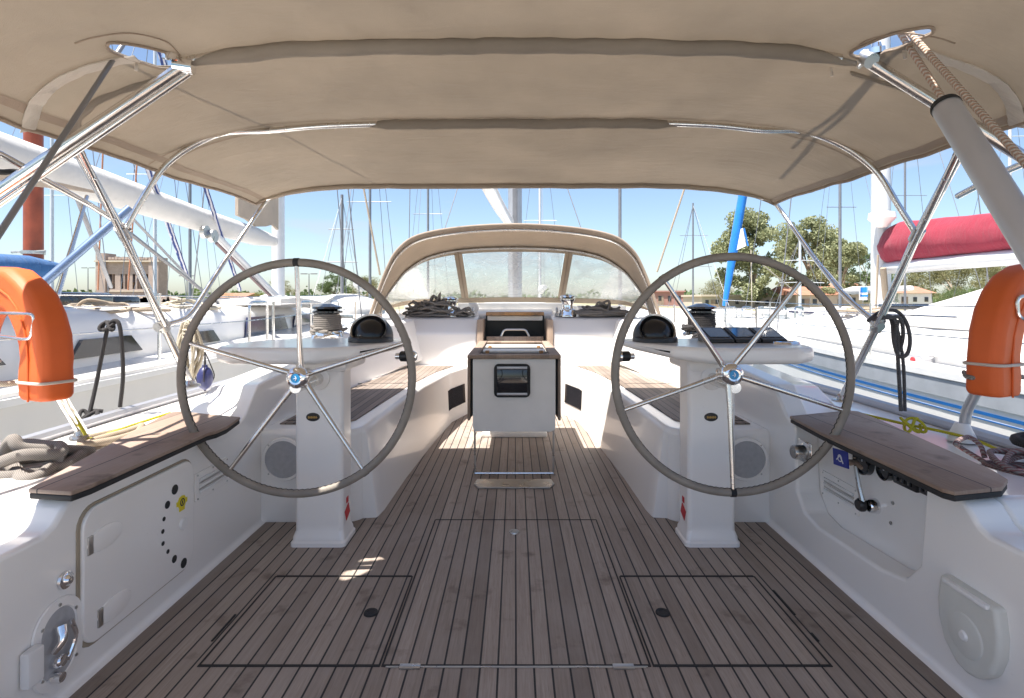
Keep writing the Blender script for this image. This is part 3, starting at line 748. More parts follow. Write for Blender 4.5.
    if s > 0:
        ins = thing('instrument_screens', 'row of three dark low instrument screens on the right helm pod', 'instruments', tuple(at(738, 341, 2.50)))
        for k in range(3):
            x0 = .865 + k * .118
            mb = MB(); mb.prism([(2.40, .858), (2.56, .858), (2.565, .918), (2.55, .922), (2.40, .874)], x0, x0 + .112, 'x', bev=.005, seg=2); e = mb.build('display', M['black'], ins, wn=True)
            mb = MB(); mb.box(x0 + .012, x0 + .10, 2.425, 2.535, .899, .902, rot=Matrix.Rotation(R(17.7), 3, 'X')); mb.build('screen', M['gloss'], e)
        c_ = (1.20, 2.40, .858); cup = thing('chrome_deck_fitting', 'round chrome fitting on the outer end of the right helm pod', 'fitting', c_)
        mb = MB(); mb.lathe([(.040, .004), (.048, .010), (.058, .008), (.062, 0)], c_, (0, 0, 1), 28); mb.build('ring', M['chrome'], cup)
        mb = MB(); mb.lathe([(0, .004), (.041, .003)], c_, (0, 0, 1), 28); mb.build('cap', M['dsteel'], cup)

# ------------------------------------------------------------------ steering wheels
def wheel(c, a0, par):
    c = Vector(c); rr = .437; n = 260
    mb = MB(); mb.tube([c + Vector((rr * math.cos(a * 2 * math.pi / 96), 0, rr * math.sin(a * 2 * math.pi / 96))) for a in range(96)], .0150, 12, closed=True); rim = mb.build('steering_wheel', M['leather'], par, loc=c)
    mb = MB(); mb.tube([c + Vector(((rr - .0150) * math.cos(a * 2 * math.pi / n), .003 * (1 if a % 2 else -1), (rr - .0150) * math.sin(a * 2 * math.pi / n))) for a in range(n)], .0016, 5, closed=True); mb.build('stitching', M['rubber'], rim)
    for k in range(5):
        a = R(a0 + 72 * k); d = Vector((math.cos(a), 0, math.sin(a)))
        mb = MB(); mb.tube([c + d * .028 + Vector((0, .045, 0)), c + d * .12 + Vector((0, .03, 0)), c + d * (rr - .012)], [.0120, .0080], 12)
        mb.build('spoke', M['steel'], rim)
        q = c + d * rr; tn = Vector((-d.z, 0, d.x)); mb = MB(); mb.tube([q - tn * .010, q + tn * .010], .0165, 12); mb.build('rim_collar', M['rubber'] if k == 0 else M['leather'], rim)
    mb = MB(); mb.lathe([(0, .012), (.018, .012), (.024, .014), (.033, .010), (.040, 0), (.041, -.02), (.034, -.045), (.026, -.075), (.026, -.10)], c, (0, -1, 0), 32); mb.build('hub', M['chrome'], rim)
    mb = MB(); mb.lathe([(0, .0135), (.0175, .0132)], c, (0, -1, 0), 28); mb.build('hub_emblem', M['emb'], rim)
    mb = MB(); mb.tube([c + Vector((0, -.0138, -.008)), c + Vector((.004, -.0138, 0)), c + Vector((-.001, -.0138, .009))], .0016, 5, smooth=3); mb.tube([c + Vector((-.007, -.0138, -.002)), c + Vector((.006, -.0138, .001))], .001, 5); mb.build('emblem_mark', M['whitep'], rim)
wheel((-.825, 2.04, H - 78 / F * 2.04), 90, HELM[-1])
wheel((.807, 2.0, H - 74.5 / F * 2.0), 270, HELM[1])

# ------------------------------------------------------------------ cockpit table
tb = thing('cockpit_table', 'cream cockpit table with folded teak leaves and a small dark screen on its front', 'table', (-.005, 3.7, 0))
xt = -.005
mb = MB()
fr = []
for cx, cz, a0 in ((.245 - .03, .70 - .004, 0), (-.245 + .03, .70 - .004, 90), (-.245 + .03, .27 + .03, 180), (.245 - .03, .27 + .03, 270)):
    for i in range(5):
        a = R(a0 + 22.5 * i); r = .03 if cz < .5 else .004
        fr.append((xt + (cx if cz < .5 else (cx + (.026 if cx > 0 else -.026))) + r * math.cos(a), cz + r * math.sin(a)))
mb.prism(fr, 3.20, 4.24, 'y', bev=.006, seg=2); body = mb.build('table_body', M['cream'], tb, wn=True)
mb = MB(); mb.box(xt - .275, xt + .275, 3.17, 3.26, .704, .727, bev=.005); mb.box(xt - .275, xt - .215, 3.262, 4.27, .704, .727, bev=.004); mb.box(xt + .215, xt + .275, 3.262, 4.27, .704, .727, bev=.004); mb.box(xt - .212, xt + .212, 4.19, 4.27, .704, .726, bev=.004)
mb.build('top_frame', M['trim'], tb)
mb = MB(); mb.box(xt - .212, xt + .212, 3.263, 4.187, .7005, .704); mb.build('tray', M['rubber'], tb)
for y0 in (3.50, 3.84):
    mb = MB(); mb.box(xt - .205, xt + .205, y0, y0 + .15, .706, .722, bev=.005); mb.build('tray_slat', M['cream'], tb)
mb = MB()
for y0 in (3.40, 3.76):
    for s in (-1, 1): mb.box(xt + s * .17 - .012, xt + s * .17 + .012, y0, y0 + .04, .704, .73, bev=.003)
mb.build('tray_pegs', M['ochre'], tb)
for s in (-1, 1):
    mb = MB(); x0, x1 = sorted((xt + s * .262, xt + s * .279)); mb.box(x0, x1, 3.22, 4.24, .33, .70, bev=.006); mb.build('folded_leaf', M['trim'], tb)
    x0, x1 = sorted((xt + s * .253, xt + s * .2605)); mb = MB(); mb.box(x0, x1, 3.24, 4.2, .35, .69); mb.build('leaf_gap', M['rubber'], tb)
mb = MB(); mb.prism([(x, z) for x, z in rrect(-.124, .090 , .475, .672, .028)], 3.182, 3.203, 'y', bev=.004); sc_ = mb.build('plotter', M['rubber'], tb)
mb = MB(); mb.box(-.106, .072, 3.179, 3.1815, .507, .640, bev=.001); mb.build('plotter_screen', M['gloss'], sc_)
mb = MB(); mb.box(-.106, .072, 3.1785, 3.1815, .643, .658, bev=.001); mb.box(-.106, .072, 3.1785, 3.1815, .489, .503, bev=.001); mb.build('plotter_trim', M['alu'], sc_)
for s in (-1, 1):
    mb = MB(); mb.tube([(xt + s * .235, 3.23, .005), (xt + s * .235, 3.23, .30)], .006, 8); mb.build('leg', M['dsteel'], tb)
mb = MB(); mb.tube([(xt - .235, 3.23, .014), (xt + .235, 3.23, .014)], .009, 8); mb.build('foot_bar', M['steel'], tb)
mb = MB(); mb.prism([(xt + x, y) for x, y in ((-.215, 3.14), (.215, 3.14), (.228, 3.06), (.20, 3.0), (-.20, 3.0), (-.228, 3.06))], .001, .010, 'z', bev=.002); mb.build('foot_plate', M['dsteel'], tb, wn=True)
mb = MB(); mb.box(xt - .235, xt + .235, 4.16, 4.23, .0, .30, bev=.01); mb.box(xt - .25, xt + .25, 4.12, 4.25, 0, .04, bev=.01); mb.build('rear_foot', M['cream'], tb, wn=True)

# ------------------------------------------------------------------ winches
def winch(name, label, c, R_, Hh, grp, drum='dsteel', wrap=None, turns=8):
    c = Vector(c); t = thing(name, label, 'winch', tuple(c), grp)
    k = Hh
    mb = MB(); mb.lathe([(R_ * 1.05, 0), (R_ * 1.05, k * .10), (R_ * .98, k * .14), (R_ * .94, k * .30), (R_ * .72, k * .36)], c, (0, 0, 1), 28); mb.build('base', M['chrome'] if drum != 'gloss' else M['gloss'], t)
    mb = MB(); mb.lathe([(R_ * .72, k * .34), (R_ * .66, k * .5), (R_ * .68, k * .66), (R_ * .82, k * .74)], c, (0, 0, 1), 28); mb.build('drum', M[drum], t)
    mb = MB(); mb.lathe([(R_ * .82, k * .74), (R_ * .92, k * .77), (R_ * .92, k * .81), (R_ * .60, k * .84), (R_ * .92, k * .87), (R_ * .90, k * .92), (R_ * .5, k * .97), (R_ * .3, k), (R_ * .22, k), (R_ * .2, k * .95), (0, k * .95)], c, (0, 0, 1), 28); mb.build('self_tailer', M['gloss'] if drum != 'chrome' else M['chrome'], t)
    if wrap:
        mb = MB(); n = turns * 14; z0 = k * .34; z1 = k * .72
        mb.tube([c + Vector(((R_ * .80) * math.cos(i * math.pi / 7), (R_ * .80) * math.sin(i * math.pi / 7), z0 + (z1 - z0) * i / n)) for i in range(n)], (z1 - z0) / turns * .55, 6)
        one(mb, 'winch_rope', wrap, ('grey' if drum != 'gloss' else 'dark') + ' rope wound round the drum of the ' + ('left' if c.x < 0 else 'right') + ' coaming winch', 'rope', tuple(c), 'ropes wrapped on the coaming winches')
    return t
winch('winch', 'chrome winch on the cabin top left of the companionway, half buried in rope', (-.645, 5.42, .885), .085, .20, 'cabin top winches', 'chrome')
winch('winch', 'chrome winch on the cabin top right of the companionway, standing clear', (.525, 5.40, .885), .085, .22, 'cabin top winches', 'chrome')
WL_ = (-1.355, 3.90, .735); WR_ = (1.36, 3.94, .735)
winch('primary_winch', 'big black topped winch on the left coaming behind the left wheel, wound with grey rope', WL_, .115, .29, 'coaming winches', 'dsteel', M['rgrey'])
winch('primary_winch', 'big black winch on the right coaming beside the dark screens, heaped with dark rope', WR_, .115, .29, 'coaming winches', 'gloss', M['rblack'])

# ------------------------------------------------------------------ ropes
def pile(center, rx, ry, rz, n, r, seed, mat, label, name='rope_coil', group=None, turns=1.0, seg=6, tail=None):
    rnd = random.Random(seed); c = Vector(center); pts = []
    N = n
    ph = [rnd.uniform(0, 6.28) for _ in range(8)]
    for i in range(N):
        t = i / N; a = i * .83 * turns
        k = .62 + .38 * math.sin(i * .37 + ph[0]) * math.sin(i * .11 + ph[1])
        x = rx * k * math.cos(a + .5 * math.sin(i * .19 + ph[2])); y = ry * k * math.sin(a + .6 * math.sin(i * .23 + ph[3]))
        z = r + (rz * (1 - .75 * k * k)) * (.5 + .5 * math.sin(i * .53 + ph[4])) * (.35 + .65 * rnd.random())
        pts.append(c + Vector((x + rnd.uniform(-.1, .1) * rx, y + rnd.uniform(-.1, .1) * ry, z)))
    if tail: pts += [Vector(p) for p in tail]
    mb = MB(); mb.tube(pts, r, seg, smooth=5)
    return one(mb, name, mat, label, 'rope', tuple(c), group, sharp=80)
pile((-.78, 5.42, .885), .21, .14, .26, 170, .011, 3, M['rgrey'], 'tangled grey rope heap on the cabin top around the left chrome winch', group='rope heaps')
pile((-.97, 5.46, .875), .15, .13, .20, 100, .011, 13, M['rgrey'], 'smaller tangled grey rope heap at the far left of the cabin top', group='rope heaps')
pile((-.52, 5.36, .885), .11, .07, .14, 50, .010, 23, M['rgrey'], 'loose grey rope ends draped right of the left chrome winch', group='rope heaps')
pile((.86, 5.42, .885), .27, .13, .16, 150, .012, 5, M['rgrey'], 'flat grey brown rope heap on the cabin top right of the right chrome winch', group='rope heaps')
pile((-1.30, 3.70, .72), .16, .10, .10, 50, .010, 8, M['rgrey'], 'grey rope tail lying at the foot of the left coaming winch', group='rope heaps')
pile((1.33, 3.72, .72), .19, .10, .12, 60, .012, 9, M['rblack'], 'dark rope heap lying at the foot of the right coaming winch', group='rope heaps')
pile((-1.355, 3.90, .80), .13, .13, .12, 60, .011, 77, M['rgrey'], 'loose grey rope turns slumped around the left coaming winch', group='rope heaps')
pile((1.36, 3.94, .80), .14, .13, .13, 60, .012, 78, M['rblack'], 'loose black rope turns slumped around the right coaming winch', group='rope heaps')
# big coils on the side decks near the camera
pile((-1.61, 1.80, .485), .19, .17, .11, 34, .019, 31, M['rgrey'], 'thick grey mooring rope coiled in loops on the left side deck by the helm seat', turns=.93, seg=9, group='mooring ropes on the side decks')
pile((-1.58, 2.15, .485), .12, .13, .05, 18, .014, 32, M['rtan'], 'tan rope loops lying forward of the grey coil on the left side deck', turns=.9, seg=8, group='mooring ropes on the side decks')
pile((1.66, 1.72, .485), .17, .16, .09, 44, .0085, 41, M['rred'], 'maroon flecked rope coiled on the right side deck by the helm seat', turns=.95, seg=8, group='mooring ropes on the side decks')
pile((1.80, 1.80, .55), .09, .10, .06, 16, .017, 42, M['rblack'], 'thick dark rope coil above the maroon rope at the right edge', turns=.95, seg=8, group='mooring ropes on the side decks')
mb = MB(); mb.tube([onz(985, 462, .50), onz(960, 447, .53), onz(956, 443, .56), onz(968, 437, .57), onz(980, 445, .55), onz(985, 458, .51)], .008, 7, smooth=6); one(mb, 'rope_loop', M['rred'], 'single maroon rope loop standing up beside the right coil', 'rope', tuple(onz(985, 462, .5)))
# yellow webbing on both side decks
def line_thing(name, label, pts, r, mat, smooth=5, cat='rope', group=None, seg=7, extra=None):
    mb = MB(); mb.tube(pts, r, seg, smooth=smooth)
    if extra: extra(mb)
    return one(mb, name, mat, label, cat, tuple(pts[0]), group, sharp=80)
def knot(c, R_, r, seed):
    def f(mb):
        rnd = random.Random(seed)
        mb.tube([Vector(c) + Vector((R_ * 1.4 * math.sin(2 * t + seed), R_ * .8 * math.cos(3 * t), R_ * .9 * math.sin(3 * t + 1))) for t in [i * .33 for i in range(19)]], r, 6, smooth=4)
    return f
line_thing('yellow_line', 'yellow rope with a knot lying along the right side deck', [onz(862, 414, .52), onz(905, 424, .52), onz(940, 431, .52), onz(975, 440, .52), onz(1003, 452, .52)], .006, M['ryel'], extra=knot(onz(913, 425, .53), .028, .006, 2))
line_thing('yellow_line', 'yellow rope lying along the left side deck behind the helm seat', [onz(72, 412, .60), onz(84, 432, .52), onz(92, 439, .50), onz(130, 426, .52), onz(170, 413, .52)], .006, M['ryel'])

# ------------------------------------------------------------------ bimini
def lerp(tab, x):
    if x <= tab[0][0]: return tab[0][1]
    for (a, va), (b_, vb) in zip(tab, tab[1:]):
        if x <= b_:
            t = (x - a) / (b_ - a); t = t * t * (3 - 2 * t) * .5 + t * .5; return va + (vb - va) * t
    return tab[-1][1]
BH = 1.62
def canz(x, y):
    zc = lerp([(-1.2, 1.86), (.4, 1.93), (1.75, 1.895), (2.4, 1.85), (3.05, 1.81), (3.42, 1.775)], y)
    dr = lerp([(-1.2, .30), (1.75, .275), (2.4, .215), (3.42, .125)], y)
    t = min(1.05, abs(x) / BH); e = 4.2 if y < 1.75 else 4.2 + (y - 1.75) * 1.3
    sag = -.018 * math.sin(math.pi * max(0, min(1, (y - 1.75) / .65))) - .014 * math.sin(math.pi * max(0, min(1, (y - 2.4) / 1.0))) - .02 * math.sin(math.pi * max(0, min(1, (y - .3) / 1.4)))
    wr = .006 * mnoise.noise(Vector((x * 2.3, y * 3.1, 0))) + .0035 * mnoise.noise(Vector((x * 7, y * 5, 3)))
    edge = max(0, t - .8) * 5
    for yh, am in ((1.76, .0055), (2.40, .004), (3.36, .003)):
        wr += am * math.exp(-((y - yh) / .13) ** 2) * (.5 if yh > 3 else 1) * (mnoise.noise(Vector((x * 13 + y * 4, y * 3, yh))) + .5 * mnoise.noise(Vector((x * 31, y * 5, yh))))
    wr += .003 * edge * mnoise.noise(Vector((x * 2, y * 14, 9)))
    # creases running from the cutouts to the edge
    wr += .006 * max(0, t - .55) * math.exp(-((y - 1.7) / .35) ** 2) * math.sin((y * 26 + t * 9 + 3 * mnoise.noise(Vector((x * 2, y * 2, 1)))))
    wr += .005 * edge * mnoise.noise(Vector((x * 1.5, y * 4.5, 7)))
    return zc - dr * t ** e + sag * (1 - t ** 6) + wr
def canopy_hit(px, py, y0=.5, y1=3.6):
    y = y0; prev = None
    while y < y1:
        p = at(px, py, y); d = canz(p.x, y) - p.z
        if prev is not None and prev * d <= 0: return p
        prev = d; y += .004
    return at(px, py, 1.6)
bim = thing('bimini', 'large beige canvas bimini sun roof on stainless steel hoops above both wheels', 'bimini', (0, 2.0, .5))
HOLEPX = [[(108, 42), (115, 40.5), (133, 42.5), (157, 48), (177, 55), (184, 60), (174, 66), (158, 66), (141, 61), (130, 57), (118, 53), (109, 48)],
          [(933, 27), (927, 25.5), (908, 28), (888, 33), (865, 43), (851, 50), (854, 55), (866, 56), (878, 55), (885, 50), (898, 46.5), (915, 38), (931, 32)]]
HOLES = [[(lambda p: (p.x, p.y))(canopy_hit(*q)) for q in L_] for L_ in HOLEPX]
def in_poly(x, y, P):
    c_ = False
    for (x1, y1), (x2, y2) in zip(P, P[1:] + P[:1]):
        if (y1 > y) != (y2 > y) and x < (x2 - x1) * (y - y1) / (y2 - y1) + x1: c_ = not c_
    return c_
def snap_poly(x, y, P):
    best = None
    for (x1, y1), (x2, y2) in zip(P, P[1:] + P[:1]):
        dx, dy = x2 - x1, y2 - y1; t = max(0, min(1, ((x - x1) * dx + (y - y1) * dy) / (dx * dx + dy * dy))); q = (x1 + dx * t, y1 + dy * t); e = (q[0] - x) ** 2 + (q[1] - y) ** 2
        if best is None or e < best[0]: best = (e, q)
    return best[1]
mb = MB(); nx, ny = 260, 240; ya, yb = .22, 3.42
vs_ = {}
def yfront(x): return yb - .0 - .05 * (abs(x) / BH) ** 3
for j in range(ny + 1):
    for i in range(nx + 1):
        x = -BH + 2 * BH * i / nx; y = ya + (yfront(x) - ya) * j / ny
        vs_[i, j] = (x, y)
dead = {}
for k_, (x, y) in vs_.items():
    if not 1.2 < y < 2.1: continue
    for P_ in HOLES:
        if in_poly(x, y, P_): dead[k_] = snap_poly(x, y, P_)
bmv = {}
def getv(i, j):
    if (i, j) not in bmv:
        x, y = vs_[i, j]; bmv[i, j] = mb.bm.verts.new((x, y, canz(x, y)))
    return bmv[i, j]
for j in range(ny):
    for i in range(nx):
        q = [(i, j), (i + 1, j), (i + 1, j + 1), (i, j + 1)]
        if all(k_ in dead for k_ in q): continue
        mb.face([getv(*k_) for k_ in q])
# snap the dead verts that remain to the ellipse rim
for k_ in dead:
    if k_ in bmv:
        x, y = dead[k_]; bmv[k_].co = Vector((x, y, canz(x, y)))
can = mb.build('canopy', M['canvas'], bim, sharp=75)
so_ = can.modifiers.new('thickness', 'SOLIDIFY'); so_.thickness = .003; so_.offset = 1
def under(x, y, d=.012): return Vector((x, y, canz(x, y) - d))
# hems round the edge
mb = MB(); mb.tube([under(-BH + 2 * BH * i / 80, yfront(-BH + 2 * BH * i / 80) - .004, .004) for i in range(81)], .010, 8)
for s in (-1, 1): mb.tube([under(s * (BH - .002), ya + (yfront(BH) - ya) * i / 80, .004) for i in range(81)], .008, 8)
mb.build('hem', M['hem'], can, sharp=80)
# panel seams (double flat bands)
mb = MB()
for y, wd in ((3.35, .016), (2.43, .012), (1.10, .014), (2.36, .008)):
    mb.grid([[under(-BH * .99 + 2 * BH * .99 * i / 80, y + k * wd, .0032) for i in range(81)] for k in (0, 1)])
for xs_ in (-1.575, 1.575):
    mb.grid([[under(xs_ + k * .03, ya + (3.34 - ya) * i / 80, .0032) for i in range(81)] for k in (0, 1)])
mb.build('seam_band', M['hem'], can, sharp=80)
# sleeve holding the main hoop, squashed fabric tube
def sleeve(y_, xa, xb, rv, rh, n=60, name='sleeve', mat='canvas2', w_=0):
    mb = MB(); rings = []
    for i in range(n + 1):
        x = xa + (xb - xa) * i / n; y = y_ if y_ < 3 else yfront(x) - .034; f = (.96 + .10 * mnoise.noise(Vector((x * 5, y, 2)))) * min(1, .35 + 9 * min(i, n - i) / n)
        c = under(x, y, rv * .75)
        rings.append([c + Vector((0, rh * f * math.cos(k * math.pi / 6), rv * f * math.sin(k * math.pi / 6))) for k in range(12)])
    mb.loft(rings); return mb.build(name, M[mat], can, sharp=80)
sleeve(1.76, -1.09, 1.11, .025, .026, mat='canvas')
sleeve(2.40, -.66, .72, .0245, .020, mat='canvas')
sleeve(3.380, -1.585, 1.585, .016, .020, mat='canvas2', name='front_sleeve')
# the sleeve carries on slack past the hoop, down to the edge
for s in (-1, 1):
    mb = MB(); pts = [canopy_hit(515 + s * a, b_) + Vector((0, 0, -.004)) for a, b_ in ((338, 72), (380, 85), (415, 98), (438, 118), (442, 142))]
    rings = []
    pp = spline(pts, 6)
    for i, p in enumerate(pp):
        f = .017 + .004 * math.sin(i * 1.3); rings.append([p + Vector((f * math.cos(k * math.pi / 4) * .9, f * math.cos(k * math.pi / 4) * .5, .010 * math.sin(k * math.pi / 4))) for k in range(8)])
    mb.loft(rings); mb.build('slack_sleeve', M['canvas'], can, sharp=80)
# pale edging strips of the rolled side curtains
for s, L in ((-1, [(28, 128), (35, 103), (50, 86), (75, 72), (105, 62), (137, 56)]), (1, [(1017, 124), (1012, 100), (996, 80), (965, 64), (935, 54), (910, 45)])):
    pts = spline([canopy_hit(a, b_) for a, b_ in L], 6); mb = MB(); rows = [[], []]
    for i, p in enumerate(pts):
        t = (pts[min(i + 1, len(pts) - 1)] - pts[max(i - 1, 0)]).normalized(); n_ = t.cross(Vector((0, 0, 1))).normalized()
        f = .020 + .003 * mnoise.noise(Vector((i * .8, s, 0)))
        for k, sg in ((0, -1), (1, 1)):
            q = p + n_ * sg * f; rows[k].append(Vector((q.x, q.y, canz(q.x, q.y) - .005 - .003 * mnoise.noise(Vector((i * .6, k, s))))))
    mb.grid(rows, thick=(0, 0, -.004)); mb.build('edging_strip', M['strip'], can, sharp=80)
# dark outline flap over the cutouts
for P_ in HOLES:
    mb = MB(); s = 1 if P_[0][0] > 0 else -1
    mb.tube(spline([under(x, y, .005) for x, y in P_], 3, True), .005, 6, closed=True)
    pts = spline([canopy_hit(515 + s * q_[0], q_[1]) + Vector((0, 0, -.004)) for q_ in ((440, 42), (420, 36), (385, 32), (350, 40), (335, 54))], 5); mb.tube(pts, .0025, 5)
    mb.build('cutout_binding', M['hem'], can, sharp=80)
# hoops and legs
def tube_part(name, pts, r, mat='steel', parent=None, rad=.0, k=6, seg=12, label=None):
    mb = MB(); mb.tube(corner(pts, rad, k) if rad else pts, r, seg); return mb.build(name, M[mat], parent or bim, sharp=60, label=label)
def fitting(p, d, r=.021, l=.03, mat='dsteel', parent=None):
    p = Vector(p); d = Vector(d).normalized(); mb = MB(); mb.tube([p - d * l, p + d * l], r, 12); mb.lathe([(0, r * 1.5), (.007, r * 1.5), (.007, 0)], p, d.orthogonal(), 8); return mb.build('clamp', M[mat], parent or bim)
for s in (-1, 1):
    # second hoop: under the canvas to the side and down to the leg
    hp = [under(s * x, 2.40, .016) for x in (.0, .35, .66, .9, 1.1)]
    if s < 0: pxs = [(225, 133), (200, 142), (178, 155), (160, 172), (140, 203), (123, 233)]
    else: pxs = [(800, 131), (830, 140), (857, 155), (880, 176), (898, 205), (917, 235)]
    Ys = [2.40, 2.39, 2.37, 2.34, 2.30, 2.26]
    hp += [at(a, b_, Y) for (a, b_), Y in zip(pxs, Ys)]
    hoop = tube_part('hoop', spline([Vector(p) for p in hp], 5), .0125)
    # front hoop leg
    if s < 0: fp = [at(270, 197, 3.38), at(261, 208, 3.36), at(224, 262, 3.05), at(193, 311, 2.70), at(184, 320, 2.62), at(162, 326, 2.50)]
    else: fp = [at(771, 198, 3.38), at(782, 212, 3.36), at(812, 255, 3.10), at(842, 293, 2.75), at(856, 306, 2.65), at(877, 324, 2.50)]
    h3 = tube_part('front_hoop_leg', fp, .0125, rad=.06)
    fitting(fp[-1], fp[-1] - fp[-2], parent=h3)
    fh = tube_part('front_hoop', spline([under(s * x, yfront(x) - .034, .012) for x in (0, .5, 1.0, 1.3, 1.45, 1.54)], 4), .008)
    # main leg (profiled double tube)
    top = at(75, 147, 1.96) if s < 0 else at(963, 148, 1.95)
    mid = at(123, 233, 2.26) if s < 0 else at(917, 235, 2.26)
    low = at(163, 325, 2.50) if s < 0 else at(878, 325, 2.50)
    bot = at(190, 382, 2.62) if s < 0 else at(842, 397, 2.70)
    leg = tube_part('main_leg', [top, mid, low, bot], .0165)
    off = Vector((-s * .020, -.012, 0)); tube_part('inner_rail', [top + off, low + off], .0105, parent=leg)
    mb = MB(); 
    for t in (.15, .35, .55, .75): p = top.lerp(low, t) + off * 1.4; mb.lathe([(0, .005), (.004, .0045), (.005, 0)], p, (0, -1, 0), 8)
    mb.build('rivets', M['dsteel'], leg)
    fitting(mid, mid - top, r=.023, parent=leg); fitting(low, low - mid, r=.024, parent=leg); fitting(top + (mid - top) * .02, mid - top, r=.02, parent=leg)
    mb = MB(); mb.lathe([(0, .03), (.02, .03), (.026, .01), (.045, .008), (.048, 0)], (bot.x, bot.y, bot.z - .02), (0, 0, 1), 16); mb.tube([bot + Vector((-.02 * s, 0, .0)), bot + Vector((.03 * s, 0, .03))], .012, 8); mb.build('deck_foot', M['dsteel'], leg)
# main hoop ends and the struts running aft
mh = tube_part('main_hoop', spline([under(x, 1.76, .012) for x in (-1.06, -.8, 0, .8, 1.06)], 6), .0155)
eL, eR = at(184, 66, 1.75), at(866, 60, 1.75)
st1 = tube_part('aft_strut', [eL, at(0, 190, 1.72), up(eL, at(0, 190, 1.72), .8)], .0185)
st1b = tube_part('aft_strut', [eL + Vector((.01, .01, -.02)), at(-6, 208, 1.74), up(eL, at(-6, 208, 1.74), .8)], .010)
fitting(eL, Vector((1, .2, -.1)), r=.024, l=.028, mat='chrome', parent=st1)
mb = MB(); mb.lathe([(0, .035), (.012, .033), (.015, .02), (.024, .018), (.026, 0)], eL + Vector((-.03, -.02, .012)), (.1, -.2, 1), 14); mb.build('hoop_end_fitting', M['chrome'], st1)
st2 = tube_part('aft_strut', [eR, at(950, 112, 1.70), up(eR, at(950, 112, 1.70), 1.6)], .0185)
fitting(eR + Vector((.0, -.01, 0)), at(950, 110, 1.45) - eR, r=.024, l=.022, mat='dsteel', parent=st2)
mb = MB(); mb.lathe([(0, .035), (.012, .033), (.015, .02), (.024, .018), (.026, 0)], eR + Vector((.02, -.02, .012)), (-.1, -.2, 1), 14); mb.build('hoop_end_fitting', M['chrome'], st2)
tube_part('bracing_strut', [at(958, 196, 2.08), at(1004, 172, 1.85), at(1060, 148, 1.6)], .012, label='thin dark bracing strut at the right')
# hoop brace on the left: upper bent rail with strap
tube_part('bracing_strut', [at(-40, 142, 1.62), at(0, 154, 1.75), at(22, 166, 1.8), at(30, 172, 1.82), at(90, 205, 2.1), at(123, 226, 2.24)], .011)
mb = MB(); mb.tube([at(-20, 168, 1.7), at(0, 172, 1.74), at(18, 172, 1.78), at(34, 180, 1.8)], .009, 6, smooth=4); mb.build('black_strap', M['rubber'], bim)
# toggles hanging from the canvas
for a, b_ in ((137, 62), (904, 50), (831, 68)):
    p = canopy_hit(a, b_); mb = MB(); mb.tube([p + Vector((0, 0, .0)), p + Vector((0, -.005, -.030))], .005, 8); mb.build('toggle', M['strip'], can)

# grey pole and the ropes on the right
a, b_ = at(945, 105, 1.35), at(1024, 232, 1.12); e = up(a, b_, 1.2)
pole = thing('awning_pole', 'thick grey aluminium pole with black end cap leaning at the upper right', 'pole', tuple(b_))
mb = MB(); mb.tube([a, e], .031, 24); mb.build('tube', M['alu'], pole)
mb = MB(); dd = (a - e).normalized(); mb.lathe([(0, .014), (.020, .012), (.030, .004), (.0325, -.004), (.0325, -.012)], a, dd, 24); mb.build('end_cap', M['rubber'], pole)
line_thing('backstay_wire', 'thin dark backstay wire crossing the steel strut at the upper left', [at(126, 40, 1.75), at(60, 141, 1.45), up(at(126, 40, 1.75), at(60, 141, 1.45), 1.6)], .0075, M['wire'], smooth=0, cat='wire')
a0, b0 = at(126, 40, 1.75), at(60, 141, 1.45)
line_thing('backstay_wire', 'upper length of the left backstay passing through the left canvas cutout', [a0, a0 + (a0 - b0) * 14], .0055, M['wire'], smooth=0, cat='wire')
line_thing('flecked_rope', 'flecked tan rope through the right canvas cutout, the longer and outer of two', [up(at(1030, 168, 1.30), at(904, 26, 1.62), 3), at(904, 26, 1.62), at(1030, 168, 1.30)], .0095, M['rfleck'], smooth=0)
line_thing('flecked_rope', 'flecked tan rope ending behind the cap of the grey pole, the shorter of two', [up(at(946, 104, 1.55), at(897, 28, 1.66), 5), at(897, 28, 1.66), at(946, 104, 1.55)], .0095, M['rfleck'], smooth=0)

# ------------------------------------------------------------------ sprayhood
hood = thing('sprayhood', 'beige canvas sprayhood with three clear windows over the companionway', 'sprayhood', (0, 5.4, .9))
# aft arch and forward arch as half outlines (x, z)
def arch(pts, Y, n=24):
    half = [at(a, b_, Y) for a, b_ in pts]
    full = [Vector((-(p.x), p.y, p.z)) for p in half][::-1][:-1] + half if abs(half[0].x) < .03 else None
    return spline(full, 5)
A_o = arch([(515, 224), (570, 227), (612, 235), (632, 249), (643, 268), (655, 300), (665, 332)], 4.88)
A_o2 = arch([(515, 226), (570, 229), (610, 238), (629, 251), (640, 270), (652, 301), (661, 335)], 4.88)
B_o = arch([(515, 246), (565, 248), (600, 255), (622, 268), (634, 281), (645, 297), (650, 312)], 5.60)
C_o = arch([(515, 299.5), (558, 300), (600, 301), (620, 302), (632, 304), (641, 306), (648, 308)], 6.15)
n = min(len(A_o), len(B_o))
def mixarch(P, Q, t, lift=0):
    return [p.lerp(q, t) + Vector((0, 0, lift)) for p, q in zip(P, Q)]
mb = MB(); rows = [mixarch(A_o, B_o, t, .018 * math.sin(math.pi * t)) for t in (0, .12, .25, .4, .55, .7, .85, 1)]
mb.grid(rows); rf = mb.build('hood_roof', M['canvas2'], hood, sharp=80); m_ = rf.modifiers.new('t', 'SOLIDIFY'); m_.thickness = .004; m_.offset = -1
mb = MB(); mb.tube(mixarch(A_o, B_o, 0, -.006), .014, 8); mb.build('hood_edge', M['hem'], hood, sharp=80)
